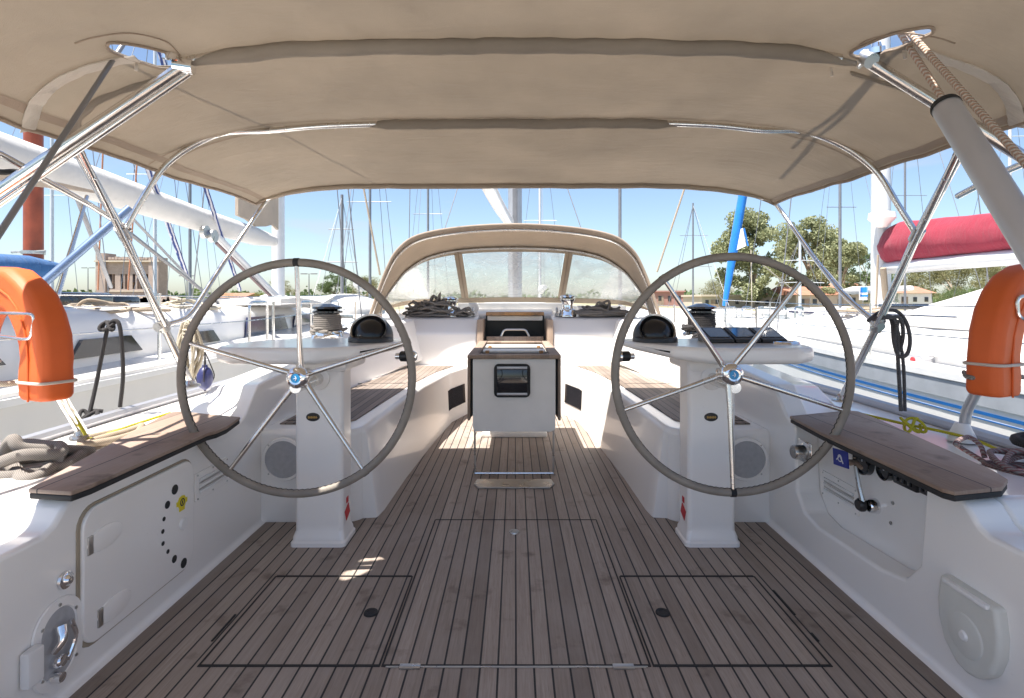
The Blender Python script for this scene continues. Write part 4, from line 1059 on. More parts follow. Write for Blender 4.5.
mb = MB(); mb.grid([mixarch(A_o, B_o, .035, -.008), mixarch(A_o, B_o, .20, .006)], thick=(0, 0, -.006)); mb.build('edge_band', M['hem'], hood, sharp=80)
mb = MB(); mb.tube(mixarch(B_o, C_o, 0, -.02), .013, 10); mb.build('hood_hoop', M['dsteel'], hood, sharp=80)
mb = MB(); mb.tube(mixarch(A_o, B_o, .10, -.03), .0125, 10); mb.build('hood_hoop', M['steel'], hood, sharp=80)
# front: canvas frame with three vinyl windows. param along the arch (index), down the slope (t)
N = len(B_o)
def fp(i, t):
    j = int(min(N - 2, max(0, math.floor(i)))); f = i - j
    return B_o[j].lerp(B_o[j + 1], f).lerp(C_o[j].lerp(C_o[j + 1], f), t)
def idx_at_x(x, P):
    for j in range(N - 1):
        if P[j].x <= x <= P[j + 1].x: return j + (x - P[j].x) / (P[j + 1].x - P[j].x)
    return 0 if x < 0 else N - 1
def front_patch(name, mat, x0, x1, t0, t1, xb0=None, xb1=None, y_off=0, parent=None, nu=16, nv=6, thick=None):
    xb0 = x0 if xb0 is None else xb0; xb1 = x1 if xb1 is None else xb1
    rows = []
    for v in range(nv + 1):
        t = t0 + (t1 - t0) * v / nv; row = []
        for u in range(nu + 1):
            xa = x0 + (x1 - x0) * u / nu; xb = xb0 + (xb1 - xb0) * u / nu
            ia = idx_at_x(xa, B_o); ib = idx_at_x(xb, C_o)
            ja = int(min(N - 2, ia)); jb = int(min(N - 2, ib))
            pa = B_o[ja].lerp(B_o[ja + 1], ia - ja); pb = C_o[jb].lerp(C_o[jb + 1], ib - jb)
            row.append(pa.lerp(pb, t) + Vector((0, y_off, 0)))
        rows.append(row)
    mb = MB(); mb.grid(rows, thick=thick); return mb.build(name, M[mat], parent or hood, sharp=80)
xm = .582; xe = 1.39; xce = 1.51
for i_, (x0, x1, a, b_) in enumerate(((-xm + .035, xm - .065, -.522, .475), (-xe, -xm - .03, -xce + .02, -.58), (xm + .0, xe, .53, xce - .02))):
    front_patch('clear_window', 'vinyl', x0, x1, .0, 1, a, b_)
for s in (-1, 1):
    xa = s * (xm + .0) - .015; front_patch('window_post', 'canvas2', xa - .042, xa + .042, -.02, 1.03, (s * .543 - .02) - .04, (s * .543 - .02) + .04, y_off=-.006, nu=4, thick=(0, .006, 0))
    front_patch('post_zip', 'hem', xa - .008, xa + .008, -.0, 1.0, (s * .543 - .02) - .007, (s * .543 - .02) + .007, y_off=-.010, nu=2, thick=(0, .003, 0))
mb = MB(); rows = [[p + Vector((0, -.008, .018)) for p in B_o], [b_.lerp(c_, .10) + Vector((0, -.010, 0)) for b_, c_ in zip(B_o, C_o)]]; mb.grid(rows, thick=(0, .008, 0)); mb.build('window_border', M['canvas2'], hood, sharp=80)
mb = MB(); mb.grid([[b_.lerp(c_, .955) + Vector((0, -.008, 0)) for b_, c_ in zip(B_o, C_o)], [c_ + Vector((0, -.01, -.03)) for c_ in C_o]], thick=(0, .008, 0)); mb.build('window_border', M['canvas2'], hood, sharp=80)
for s in (-1, 1):   # side panels from the aft arch forward
    e1 = A_o[-1] if s > 0 else A_o[0]; k = -1 if s > 0 else 0
    mb = MB(); rows = []
    for t in (0, .2, .4, .6, .8, 1):
        rows.append([A_o[k].lerp(C_o[k], t) + Vector((0, 0, -.05 * t * 0)), A_o[k].lerp(C_o[k], t) + Vector((s * .01, 0, -.14 - .02 * t))])
    mb.grid(rows, thick=(.005, 0, 0)); mb.build('side_skirt', M['canvas2'], hood, sharp=80)

# ------------------------------------------------------------------ lifebuoys
def lifebuoy(cpx, cpy, Y, yaw, label, s):
    c = at(cpx, cpy, Y); t = thing('horseshoe_lifebuoy', label, 'lifebuoy', tuple(c), 'orange horseshoe lifebuoys on the stern rail')
    rot = Matrix.Rotation(yaw, 3, 'Z'); path = []
    ro = .203
    for z in (-.185, -.17, -.13, -.09): path.append((ro * (1 - .0), z + .0, 0))
    for i in range(0, 13): a = math.pi * i / 12; path.append((ro * math.cos(a), -.06 + ro * 1.05 * math.sin(a), a))
    for z in (-.09, -.13, -.17, -.185): path.append((-ro, z, math.pi))
    rings = []
    for j, (x, z, a) in enumerate(path):
        nrm = Vector((math.cos(a), 0, math.sin(a))); f = .90 if j in (0, len(path) - 1) else 1
        ring = []
        for u, v in [(.064, -.026), (.064, .028), (.050, .046), (-.050, .046), (-.064, .030), (-.064, -.030), (-.050, -.046), (.048, -.046)]:
            wob = .004 * mnoise.noise(Vector((j * .7, u * 30, v * 30)))
            ring.append(c + rot @ (Vector((x, 0, z)) + nrm * (u * f + wob) + Vector((0, v * f + wob, 0))))
        rings.append(ring)
    mb = MB(); mb.loft(rings); b_ = mb.build('foam_body', M['orange'], t, sharp=50)
    bv = b_.modifiers.new('round', 'BEVEL'); bv.width = .014; bv.segments = 3; bv.limit_method = 'ANGLE'; bv.angle_limit = R(30)
    # piping seam on the face
    mb = MB(); mb.tube([c + rot @ (Vector((x, 0, z)) + Vector((math.cos(a), 0, math.sin(a))) * .001 + Vector((0, -.0475, 0))) for x, z, a in path], .003, 6); mb.build('welt', M['orange'], b_)
    for k_ in (2, 17):
        x, z, a_ = path[min(k_, len(path) - 1)]; nr = Vector((math.cos(a_), 0, math.sin(a_)))
        loop = [c + rot @ (Vector((x, 0, z)) + nr * u + Vector((0, v, 0))) for u, v in [(.067, 0), (.060, .045), (0, .051), (-.060, .045), (-.067, 0), (-.060, -.045), (0, -.051), (.060, -.045)]]
        mb = MB(); mb.tube(loop, .0045, 6, closed=True, smooth=4); mb.build('strap', M['strip'], b_)
    # wire carrying frame
    def L(x, y, z): return c + rot @ Vector((x, y, z))
    if s < 0:
        mb = MB(); mb.tube(corner([at(-30, 312, Y - .12), at(35, 314, Y - .12), at(31, 340, Y - .12), at(-30, 333, Y - .12)], .02), .005, 8); mb.build('holder', M['steel'], t)
    else:
        mb = MB(); mb.tube(corner([at(1050, 293, Y - .12), at(1017, 297, Y - .12), at(1018, 318, Y - .12), at(1050, 322, Y - .12)], .02), .005, 8); mb.build('holder', M['steel'], t)
        mb = MB(); mb.tube([at(964, 372, Y + .02), at(968, 377, Y - .07), at(985, 378, Y - .08), at(1010, 376, Y - .08), at(1040, 380, Y - .05)], .007, 7, smooth=4); mb.build('grab_strap', M['rgrey'], t)
    return t
lifebuoy(8, 336, 1.70, R(-22), 'left orange horseshoe lifebuoy, brightly sunlit, hanging inverted on the stern rail', -1)
lifebuoy(1032, 332, 1.70, R(22), 'right orange horseshoe lifebuoy, mostly shaded with sun patches, grey strap round its arm', 1)
# white line tied below the left buoy
line_thing('white_rope_end', 'pale rope end tied under the left lifebuoy at the left edge', [at(-25, 383, 1.62), at(4, 384, 1.62), at(22, 382, 1.66), at(30, 384, 1.7)], .009, M['rcream'])

# stern rail (pushpit) posts
rail = thing('stern_rail', 'stainless stern rail post and rails behind the left lifebuoy', 'rail', (-1.75, 2.1, .5), 'stern rails')
tube_part('post', [at(79, 431, 2.20), at(58, 398, 2.02), at(30, 330, 1.93), at(20, 300, 1.9)], .0125, parent=rail, rad=.08)
tube_part('post', [at(85, 430, 2.25), at(64, 396, 2.07), at(38, 330, 1.98)], .009, parent=rail, rad=.08)
tube_part('top_rail', [at(20, 300, 1.9), at(-60, 290, 1.5), at(-200, 290, 1.2)], .0125, parent=rail, rad=.08)
mb = MB(); p_ = at(80, 432, 2.20); mb.lathe([(0, .03), (.018, .03), (.022, .01), (.036, .008), (.038, 0)], (p_.x, p_.y, .49), (0, 0, 1), 16); mb.build('post_base', M['dsteel'], rail)
rail = thing('stern_rail', 'grey bent stern rail post with pale base behind the right lifebuoy', 'rail', (1.78, 2.1, .5), 'stern rails')
tube_part('post', [at(964, 430, 2.15), at(966, 412, 2.15), at(980, 385, 2.10), at(1010, 330, 2.0)], .019, 'alu', parent=rail, rad=.06)
tube_part('top_rail', [at(1010, 330, 2.0), at(1050, 290, 1.8), at(1150, 285, 1.4)], .0125, parent=rail, rad=.06)
mb = MB(); p_ = at(962, 434, 2.15); mb.lathe([(0, .07), (.024, .07), (.032, .05), (.045, .02), (.05, 0)], (p_.x, p_.y, .49), (0, 0, 1), 18); mb.build('post_base', M['white'], rail)
# lifelines
for s, lab in ((-1, 'thin wire lifeline above the left side deck'), (1, 'thin wire lifeline above the right side deck')):
    zz = 1.02 if s < 0 else .98
    ll = thing('guard_line', lab, 'guard line', (s * 1.88, 3, .5), 'guard lines')
    mb = MB(); mb.tube([(s * 1.80, 2.2, zz), (s * 1.88, 4.2, zz - .0)], .0035, 5); mb.tube([(s * 1.88, 4.2, zz), (s * 1.86, 6.3, zz), (s * 1.65, 8.3, zz + .02)], .0035, 5); mb.build('wire', M['steel'], ll)
    for (x, y) in ((1.88, 4.2), (1.86, 6.3), (1.65, 8.3)):
        mb = MB(); mb.tube([(s * x, y, .48), (s * x, y, zz + .015)], .011, 8); mb.lathe([(.014, .07), (.016, .02), (.03, .0)], (s * x, y, .49), (0, 0, 1), 12); mb.build('stanchion', M['steel'], ll)

# hanging ropes
def hang(px, py, Y, drop, wdt, n, r, mat, label, seed=1):
    rnd = random.Random(seed); p0 = at(px, py, Y); pts = []
    for i in range(n):
        d = drop * rnd.uniform(.75, 1.0); w_ = wdt * rnd.uniform(.4, 1)
        sgn = rnd.choice((-1, 1)); o = rnd.uniform(-.02, .02)
        pts += [p0 + Vector((o, rnd.uniform(-.03, .03), rnd.uniform(-.01, .02))), p0 + Vector((-w_, rnd.uniform(-.03, .03), -d * .5)), p0 + Vector((-w_ * .2 * sgn, 0, -d)), p0 + Vector((w_, rnd.uniform(-.03, .03), -d * .5))]
    pts.append(p0)
    mb = MB(); mb.tube(pts, r, 6, smooth=6)
    for k in range(4): mb.tube([p0 + Vector((.03 * math.cos(a), .03 * math.sin(a), -.04 - .018 * k)) for a in [i * .7 for i in range(9)]], r, 6, closed=True)
    return one(mb, 'hanging_rope', mat, label, 'rope', tuple(p0), None, sharp=80)
hang(190, 322, 2.75, .32, .06, 9, .0065, M['rcream'], 'cream rope coil hanging from the rail behind the rim of the left wheel', 4)
line_thing('hanging_rope', 'dark grey rope coil looped over the right bimini leg', [at(*p_, 2.48 + .02 * math.sin(k_)) for k_, p_ in enumerate([(868, 321), (880, 312), (896, 311), (906, 322), (910, 340), (907, 354), (899, 356), (894, 342), (892, 322), (886, 315), (876, 318), (888, 318), (900, 318), (903, 335), (899, 350), (895, 338), (898, 320)])], .0085, M['rdark'])
line_thing('dark_rope', 'long dark doubled rope hanging below the coil on the right bimini leg', [at(872, 320, 2.48), at(884, 316, 2.46), at(896, 322, 2.48), at(898, 360, 2.5), at(901, 411, 2.5)], .0085, M['rdark'])
line_thing('dark_rope', 'second thin dark rope strand ending at the right toe rail', [at(896, 322, 2.50), at(903, 360, 2.52), at(905, 411, 2.52)], .0075, M['rdark'])
line_thing('dark_rope', 'dark rope hanging in a long loop from the left bimini side, right strand free', [at(88, 420, 2.55), at(96, 385, 2.6), at(104, 345, 2.6), at(109, 325, 2.6), at(117, 321, 2.6), at(121, 335, 2.6), at(123, 375, 2.6), at(120, 407, 2.6)], .009, M['rblack'], extra=lambda mb: (knot(at(108, 326, 2.6), .022, .008, 1)(mb), knot(at(89, 418, 2.55), .035, .009, 2)(mb)))
line_thing('dark_line', 'dark mooring line running forward along the left toe rail', [at(78, 433, 2.35), at(110, 421, 2.7), at(140, 411, 3.0)], .009, M['rblack'])

fd = at(205, 378, 2.9); fend = thing('fender', 'small navy blue ball fender hanging in a net behind the left wheel', 'fender', tuple(fd))
mb = MB(); mb.lathe([(0, -.07)] + [(.040 * math.sin(R(a)), -.060 * math.cos(R(a)) * 1.05) for a in range(15, 170, 12)] + [(.012, .07), (0, .07)], fd, (0, 0, 1), 20); mb.build('ball', plain('navy_vinyl', (.03, .035, .12), .4), fend)
mb = MB()
for k in range(4): a = k * math.pi / 2 + .4; mb.tube([fd + Vector((0, 0, .14)), fd + Vector((.03 * math.cos(a), .03 * math.sin(a), .06)), fd + Vector((.043 * math.cos(a), .043 * math.sin(a), 0)), fd + Vector((0, 0, -.07))], .003, 5, smooth=4)
mb.build('net', M['rblack'], fend)
# ------------------------------------------------------------------ neighbouring yachts
def hull_w(t, bow='y'):          # half breadth along the boat, t=0 stern .. 1 bow
    return (.80 + .20 * math.sin(min(1, t / .45) * math.pi / 2)) if t < .45 else max(.0, 1 - ((t - .45) / .55) ** 2.2)
def make_hull(root, cx, y0, L, hb, zd, mat, sheer=.25, flare=.06, n=26, wl=WL):
    def sec(t, zs):
        w_ = hb * hull_w(t) + .03; y = y0 + L * t; zz = zd + sheer * t * t
        return [(w_ * (1 - flare * (zz - z) / (zz - wl) - .25 * max(0, (wl + .1 - z)) * 2), y, z) for z in [zz - k * (zz - wl + .3) for k in zs]]
    rings = []
    for i in range(n + 1):
        t = i / n; sid = sec(t, (0, .03, .3, .6, .85, 1.0))
        ring = [Vector((cx + x, y, z)) for x, y, z in sid] + [Vector((cx - x, y, z)) for x, y, z in sid[::-1]]
        rings.append(ring)
    mb = MB(); mb.loft(rings); return mb.build('hull', mat, root, sharp=30)
def side_at(cx, y0, L, hb, zd, s, y, z, off=0, sheer=.25, flare=.06, wl=WL):
    t = (y - y0) / L; w_ = hb * hull_w(t) + .03; zz = zd + sheer * t * t
    return Vector((cx + s * (w_ * (1 - flare * (zz - z) / (zz - wl)) + off), y, z))
def hull_band(root, name, mat, cx, y0, L, hb, zd, s, ya, yb, z0, z1, th=.01, n=24, sheer=.25, zrel=False):
    mb = MB(); rows = []
    for z in (z0, z1):
        row = []
        for i in range(n + 1):
            y = ya + (yb - ya) * i / n; dz = (sheer * ((y - y0) / L) ** 2) if zrel else 0
            row.append(side_at(cx, y0, L, hb, zd, s, y, z + dz, th))
        rows.append(row)
    mb.grid(rows, thick=(-s * (th + .02), 0, 0)); return mb.build(name, mat, root, sharp=50)
def cabin(root, name, cx, y0, y1, w0, w1, z0, zt, mat, slope=.5):
    """coachroof: plan taper w0 (aft) to w1 (fore), rounded"""
    rings = []; n = 16
    for i in range(n + 1):
        t = i / n; y = y0 + (y1 - y0) * t; w_ = w0 + (w1 - w0) * t * t
        rise = min(1, t / .06 + .55) * (1 if t < slope else (1 - ((t - slope) / (1 - slope)) ** 1.8)); zz = z0 + (zt - z0) * max(.03, rise)
        ring = []
        for (u, v) in [(1, -.3), (.985, .25), (.95, .75), (.88, .93), (.6, 1.02), (0, 1.06), (-.6, 1.02), (-.88, .93), (-.95, .75), (-.985, .25), (-1, -.3)]:
            ring.append(Vector((cx + w_ * u, y, z0 + (zz - z0) * v)))
        rings.append(ring)
    mb = MB(); mb.loft(rings); return mb.build(name, mat, root, sharp=40)
def mastp(root, x, y, z0, h, r, mat, name='mast', spread=True, tilt=0):
    mb = MB(); mb.tube([(x, y, z0), (x + tilt * h, y, z0 + h)], [r, r * .8], 12); m_ = mb.build(name, mat, root, sharp=60)
    if spread:
        for f, wd in ((.42, .9), (.70, .7)):
            mb = MB(); mb.tube([(x - wd, y - .15, z0 + h * f), (x, y, z0 + h * f + .03), (x + wd, y - .15, z0 + h * f)], .025 * r / .1, 6); mb.build('spreader', mat, m_, sharp=60)
    return m_
def stays(root, x, y, z0, h, fore, aft, beam, r=.012, mat='wire', zd=None):
    zd = z0 if zd is None else zd
    for name, a in (('forestay', (x, y + fore, zd + .2)), ('backstay', (x, y - aft, zd + .1)), ('shroud', (x - beam, y - .1, zd)), ('shroud', (x + beam, y - .1, zd))):
        mb = MB(); mb.tube([a, (x, y, z0 + h * .98)], r, 5); mb.build(name, M[mat], root, sharp=80)

# --- neighbour to the left ---------------------------------------------------
A = dict(cx=-4.45, y0=-1.5, L=15.5, hb=1.83, zd=.54)
ya_ = thing('sailing_yacht', 'white sailing yacht moored close on the left, dark cabin windows and big white boom', 'yacht', (A['cx'], 0, WL))
hA = make_hull(ya_, mat=M['hull'], **A)
hull_band(ya_, 'rubrail', M['white'], s=1, ya=-1, yb=11, z0=.475, z1=.515, th=.03, zrel=True, **A)
hull_band(ya_, 'boot_stripe', M['grey'], s=1, ya=-1, yb=11, z0=-.75, z1=-.68, th=.004, **A)
cabA = cabin(ya_, 'coachroof', A['cx'], 1.2, 11.6, 1.42, .75, .52, .99, M['hull'], .62)
# dark windows on the side of the coachroof
def win_on(root, cx, s, ya, yb, z0, z1, w0, w1, yc0, yc1, mat='navy', skew=.12, off=.012):
    def xx(y, z):
        t = (y - yc0) / (yc1 - yc0); w_ = w0 + (w1 - w0) * t * t; return cx + s * (w_ * (.985 - (z - .7) * .06) + off)
    mb = MB(); rows = []
    for z, d in ((z0, 0), (z1, skew)):
        rows.append([Vector((xx(ya + (yb - ya) * i / 6, z), ya + (yb - ya) * i / 6 + d * (1 if i == 0 else (-1 if i == 6 else (1 - i / 3))), z)) for i in range(7)])
    mb.grid(rows, thick=(-s * .03, 0, 0)); return mb.build('cabin_window', M[mat], root, sharp=50)
for a, b_, z0, z1 in ((2.3, 3.25, .66, .80), (3.74, 4.5, .635, .765), (5.3, 5.8, .615, .735), (6.4, 7.9, .60, .84), (8.1, 9.3, .62, .82)):
    win_on(cabA, A['cx'], 1, a, b_, z0, z1, 1.42, .75, 1.2, 11.6, 'navy' if a > 6 else 'dark')
mA = mastp(ya_, A['cx'], 10.15, .85, 15, .115, M['mastw']); stays(ya_, A['cx'], 10.15, .85, 15, 4.2, 11, 1.6, zd=.7)
def ell_tube(pts, rx, rz, seg=16, smooth=0):
    pts = [Vector(p) for p in pts]; rings = []
    for i, p in enumerate(pts):
        a = pts[max(i - 1, 0)]; b_ = pts[min(i + 1, len(pts) - 1)]; t = (b_ - a).normalized(); u = t.cross(Vector((0, 0, 1))).normalized(); v = u.cross(t)
        kx = rx[i] if isinstance(rx, (list, tuple)) else rx; kz = rz[i] if isinstance(rz, (list, tuple)) else rz
        rings.append([p + u * kx * math.cos(k * 2 * math.pi / seg) + v * kz * math.sin(k * 2 * math.pi / seg) for k in range(seg)])
    mb = MB(); mb.loft(rings); return mb
bp = [(A['cx'], 9.95, 2.14), (A['cx'], 9.2, 2.14), (A['cx'], 7.5, 2.19), (A['cx'], 5.6, 2.28), (A['cx'], 3.6, 2.36), (A['cx'], 2.4, 2.40)]
ell_tube(bp, [.09, .14, .15, .16, .16, .15], [.10, .155, .165, .18, .18, .17]).build('boom', M['sail'], ya_, sharp=60)
mb = MB(); mb.grid([[Vector((A['cx'] + .02 + .03 * math.sin(k), 10.0 - k * .28, z + .06 * math.sin(k * 1.7))) for k in range(6)] for z in (2.35, 2.75, 3.3)], thick=(.05, 0, 0)); mb.build('mainsail', M['beige'], ya_, sharp=70)
mb = MB(); mb.tube([at(216, 236, 7.8), at(284, 304, 10.05)], .055, 10); vg = mb.build('boom_vang', M['mastw'], ya_)
mb = MB(); mb.tube([at(219, 240, 7.8) + Vector((0, -.07, -.05)), at(278, 302, 9.9) + Vector((0, -.07, 0))], .025, 6); mb.build('vang_tackle', M['rred'], vg)
mb = MB()
for px, py, Y in ((205, 232, 7.4), (213, 236, 7.5)): p = at(px, py, Y); mb.lathe([(0, .03), (.09, .03), (.09, -.03), (0, -.03)], p, (1, 0, 0), 14)
mb.build('block', M['dsteel'], vg)
# bimini of that yacht
mb = MB(); mb.grid([[Vector((A['cx'] + x, y, 1.84 + .10 * (1 - (x / 1.3) ** 2) + .02 * math.sin(y * 5))) for x in (-1.3, -1, -.5, 0, .5, 1, 1.22)] for y in (1.6, 2.4, 3.2, 4.15)], thick=(0, 0, .02)); mb.build('bimini_canvas', M['beige'], ya_, sharp=60)
for s in (-1, 1):
    for y0_, y1_ in ((4.1, 3.4), (1.7, 2.6)): mb = MB(); mb.tube([(A['cx'] + s * 1.2, y0_, 1.84), (A['cx'] + s * 1.45, y1_, .65)], .014, 8); mb.build('bimini_leg', M['steel'], ya_)
# navy covered lazy lines
for k_, (p, q) in enumerate(((at(148, 168, 6.2), at(188, 279, 8.2)), (at(205, 186, 7.2), at(240, 290, 9.2)))):
    mb = MB(); mb.tube([up(q, p, .8), p, q], .035 if k_ == 0 else .03, 8); mb.build('navy_line', M['rnavy'], ya_)
# pale blue strut
mb = MB(); mb.tube([at(38, 288, 3.0), at(130, 208, 3.3)], .024, 12); mb.build('blue_strut', plain('blue_anodised', (.22, .30, .45), .35, .6), ya_)
# dark rigging stay running down forward, pale running lines
for a, b_, r, mt in ((at(108, 216, 4.2), at(236, 317, 7.6), .018, 'mastd'), (at(128, 214, 4.6), at(196, 286, 7.8), .009, 'wire'), (at(133, 218, 4.6), at(200, 288, 8.0), .007, 'wire'), (at(78, 200, 5), at(111, 287, 7), .022, 'mastd')):
    mb = MB(); mb.tube([a, b_], r, 6); mb.build('running_stay', M[mt], ya_)
# gates and stanchions on the near side
def staple(root, x, y0, y1, z0, z1, r=.014):
    mb = MB(); mb.tube(corner([(x, y0, z0), (x, y0, z1), (x, y1, z1), (x, y1, z0)], .08), r, 8); return mb.build('stanchion_hoop', M['steel'], root)
for y0, y1 in ((5.55, 5.95), (7.1, 7.45), (8.6, 9.0)):
    staple(ya_, A['cx'] + 1.72 - max(0, y0 - 6) * .08, y0, y1, .60, 1.03)
for y in (2.7, 4.1): mb = MB(); mb.tube([(A['cx'] + 1.75, y, .60), (A['cx'] + 1.75, y, 1.1)], .012, 8); mb.build('stanchion', M['steel'], ya_)
mb = MB()
for z in (1.08, .84): mb.tube([(A['cx'] + 1.75, 0, z), (A['cx'] + 1.75, 5.5, z), (A['cx'] + 1.6, 9, z + .05), (A['cx'] + .9, 12.5, z + .12)], .005, 5)
mb.build('guard_wires', M['steel'], ya_)
mb = MB(); mb.box(A['cx'] + .2, A['cx'] + .6, 4.5, 5.2, .95, 1.12, bev=.04); mb.build('deck_hatch', M['gloss'], cabA); mb = MB(); mb.box(A['cx'] - .6, A['cx'] + .1, 5.8, 6.3, .95, 1.1, bev=.05); mb.build('deck_hatch', M['gloss'], cabA)
# clutter of ropes on its coachroof
for i, (x, y, rx, ry, sd, mt, nm) in enumerate(((-.95, 3.5, .30, .3, 1, 'rcream', 'cream rope jumble lying nearest on the coachroof of the left yacht'), (-.95, 4.6, .34, .4, 2, 'rtan', 'tan rope jumble midway along the coachroof of the left yacht'), (-.9, 5.7, .3, .4, 3, 'rcream', 'pale rope jumble farther forward on the coachroof of the left yacht'), (-1.0, 2.9, .22, .3, 4, 'rred', 'maroon rope jumble by the dark winch on the left yacht'))):
    pile((-4.45 - x, y, .93), rx, ry, .14, 60, .014, 60 + sd, M[mt], nm, group='rope jumbles on the left yacht')
mb = MB(); mb.grid([[Vector((-3.55 + i * .3, 6.8 + j * .5, .97 + .14 * mnoise.noise(Vector((i * .9, j * .9, 2))) + .09)) for i in range(-2, 3)] for j in range(5)], thick=(0, 0, -.08)); one(mb, 'folded_sail', M['sail'], 'pale folded sail heaped on the foredeck side of the left yacht', 'sail', (-3.55, 7.5, .95), sharp=80)
for nm, c, sx, sy, sz in (('rolled dinghy cover left of the white mast on the left yacht foredeck', (-4.85, 10.9, .92), .42, .5, .26), ('pale upturned dinghy lying right of the white mast behind the left winch', (-3.55, 11.2, .82), .85, .65, .36)):
    mb = MB(); mb.lathe([(0, sz)] + [(math.sin(R(a)), sz * math.cos(R(a))) for a in range(15, 100, 12)], (0, 0, 0), (0, 0, 1), 24)
    for v in mb.bm.verts: v.co = Vector((c[0] + v.co.x * sx, c[1] + v.co.y * sy, c[2] + v.co.z + .015 * mnoise.noise(v.co * 5)))
    one(mb, 'dinghy', M['sail'], nm, 'dinghy', c, 'dinghies on the left yacht')

# --- yacht with the red wooden mast -------------------------------------------
B = dict(cx=-8.6, y0=-1, L=14, hb=1.7, zd=.5)
yb_ = thing('sailing_yacht', 'yacht at far left with varnished red wooden mast and blue sail cover', 'yacht', (B['cx'], 0, WL))
make_hull(yb_, mat=M['hull'], **B); cabin(yb_, 'coachroof', B['cx'], 1.5, 9.8, 1.2, .7, .5, .9, M['hull'], .7)
mastp(yb_, -8.65, 9.7, .6, 13, .15, M['mastr'], spread=False); stays(yb_, -8.65, 9.7, .6, 13, 3.5, 10, 1.5, .008, zd=.5)
mb = MB(); mb.tube([(-8.95, 9.6, 1.90), (-8.35, 9.6, 1.92)], .02, 6); mb.lathe([(.155, -.03), (.17, -.03), (.17, .03), (.155, .03)], (-8.65, 9.7, 1.9), (0, 0, 1), 16); mb.build('mast_band', M['dsteel'], yb_)
ell_tube([(-8.25, 9.9, 1.62), (-8.45, 9.4, 1.60), (-8.6, 8, 1.56), (-8.6, 6, 1.6), (-8.6, 4, 1.62)], [.05, .17, .22, .24, .2], [.08, .22, .24, .24, .18]).build('sail_cover', M['bluec'], yb_, sharp=60)
ell_tube([(-8.4, 9.6, 1.36), (-8.6, 4, 1.38)], .07, .08).build('boom', M['mastw'], yb_)
for x0, x1 in ((104, 98), (140, 123)):
    mb = MB(); mb.tube([at(x0, 120, 11), at(x1 if x0 == 104 else 128, 290, 11)], .016, 6); mb.build('orange_halyard', M['rorange'], yb_)

# --- neighbour to the right ---------------------------------------------------
D = dict(cx=5.25, y0=-2.0, L=15, hb=1.82, zd=.42)
yd_ = thing('sailing_yacht', 'white sailing yacht moored close on the right with blue hull stripes and red sail cover', 'yacht', (D['cx'], 0, WL))
make_hull(yd_, mat=M['hull'], **D)
hull_band(yd_, 'rubrail', M['grey'], s=-1, ya=-1.5, yb=12.4, z0=.235, z1=.375, th=.012, zrel=True, **D)
hull_band(yd_, 'toe_rail', M['white'], s=-1, ya=-1.5, yb=12.4, z0=.385, z1=.44, th=.02, zrel=True, **D)
hull_band(yd_, 'wide_blue_stripe', M['stripe'], s=-1, ya=-1.5, yb=12.4, z0=.170, z1=.194, th=.006, zrel=True, **D)
hull_band(yd_, 'thin_blue_stripe', M['stripe'], s=-1, ya=-1.5, yb=12.4, z0=.132, z1=.141, th=.006, zrel=True, **D)
cabD = cabin(yd_, 'coachroof', D['cx'], 1.5, 10.6, 1.50, .9, .40, .90, M['hull'], .55)
mb = MB(); rows = [[Vector((D['cx'] - 1.52 + (.0 + .05 * (y > 6)) * 0 - .01 + max(0, ((y - 1.5) / 9.1)) ** 2 * .6, y, z)) for y in (2, 3.5, 5, 6.5, 8, 9.5)] for z in (.565, .573)]; mb.grid(rows, thick=(.04, 0, 0)); mb.build('grab_line', M['grey'], cabD)
# little port light
mb = MB(); mb.prism(rrect(4.96, 5.26, .435, .535, .04), D['cx'] - 1.50, D['cx'] - 1.36, 'x', bev=.004); pl = mb.build('port_light', M['alu'], cabD)
mb = MB(); mb.prism(rrect(4.985, 5.235, .455, .515, .025), D['cx'] - 1.505, D['cx'] - 1.49, 'x'); mb.build('port_glass', M['greyp'], pl)
mb = MB(); mb.lathe([(0, .01), (.03, .01), (.03, 0)], (D['cx'] - 1.503, 5.08, .485), (-1, 0, 0), 12); mb.build('port_sticker', M['stickred'], pl)
mD = mastp(yd_, D['cx'], 7.75, .85, 14, .125, M['mastw']); stays(yd_, D['cx'], 7.75, .85, 14, 4.6, 9, 1.55, .008, zd=.5)
rc = []; rx = []; rz = []
for y, z, h_ in ((7.72, 1.80, .10), (7.60, 1.82, .25), (7.2, 1.84, .27), (6.6, 1.82, .235), (5.8, 1.79, .215), (5.0, 1.78, .215), (4.2, 1.79, .21), (3.0, 1.82, .19), (1.8, 1.86, .15)):
    rc.append((D['cx'] + .02, y, z)); rz.append(h_); rx.append(h_ * .62)
rings = []; cov = MB(); seg = 24
pp = spline([Vector(p) for p in rc], 5); kk = [Vector((a, b_, 0)) for a, b_ in zip(rx, rz)]; kk = spline(kk, 5)
for i, (p, k) in enumerate(zip(pp, kk)):
    rings.append([p + Vector(((k.x * math.cos(a)) * (1 - .35 * max(0, math.sin(a))) + .02 * mnoise.noise(Vector((i * .35, a * 2, 0))), 0, k.y * math.sin(a) + .02 * mnoise.noise(Vector((i * .3, a * 1.5, 5))))) for a in [q_ * 2 * math.pi / seg for q_ in range(seg)]])
cov.loft(rings); cov_o = cov.build('sail_cover', M['red'], yd_, sharp=70)
ell_tube([(D['cx'], 7.62, 1.50), (D['cx'], 5, 1.50), (D['cx'], 1.8, 1.56)], .07, .085).build('boom', M['mastw'], yd_)
mb = MB(); mb.lathe([(0, .12), (.16, .10), (.17, .02), (.06, -.10), (.0, -.10)], at(882, 220, 7.5), (0, 0, 1), 18); mb.build('mast_instrument', M['cream'], mD)
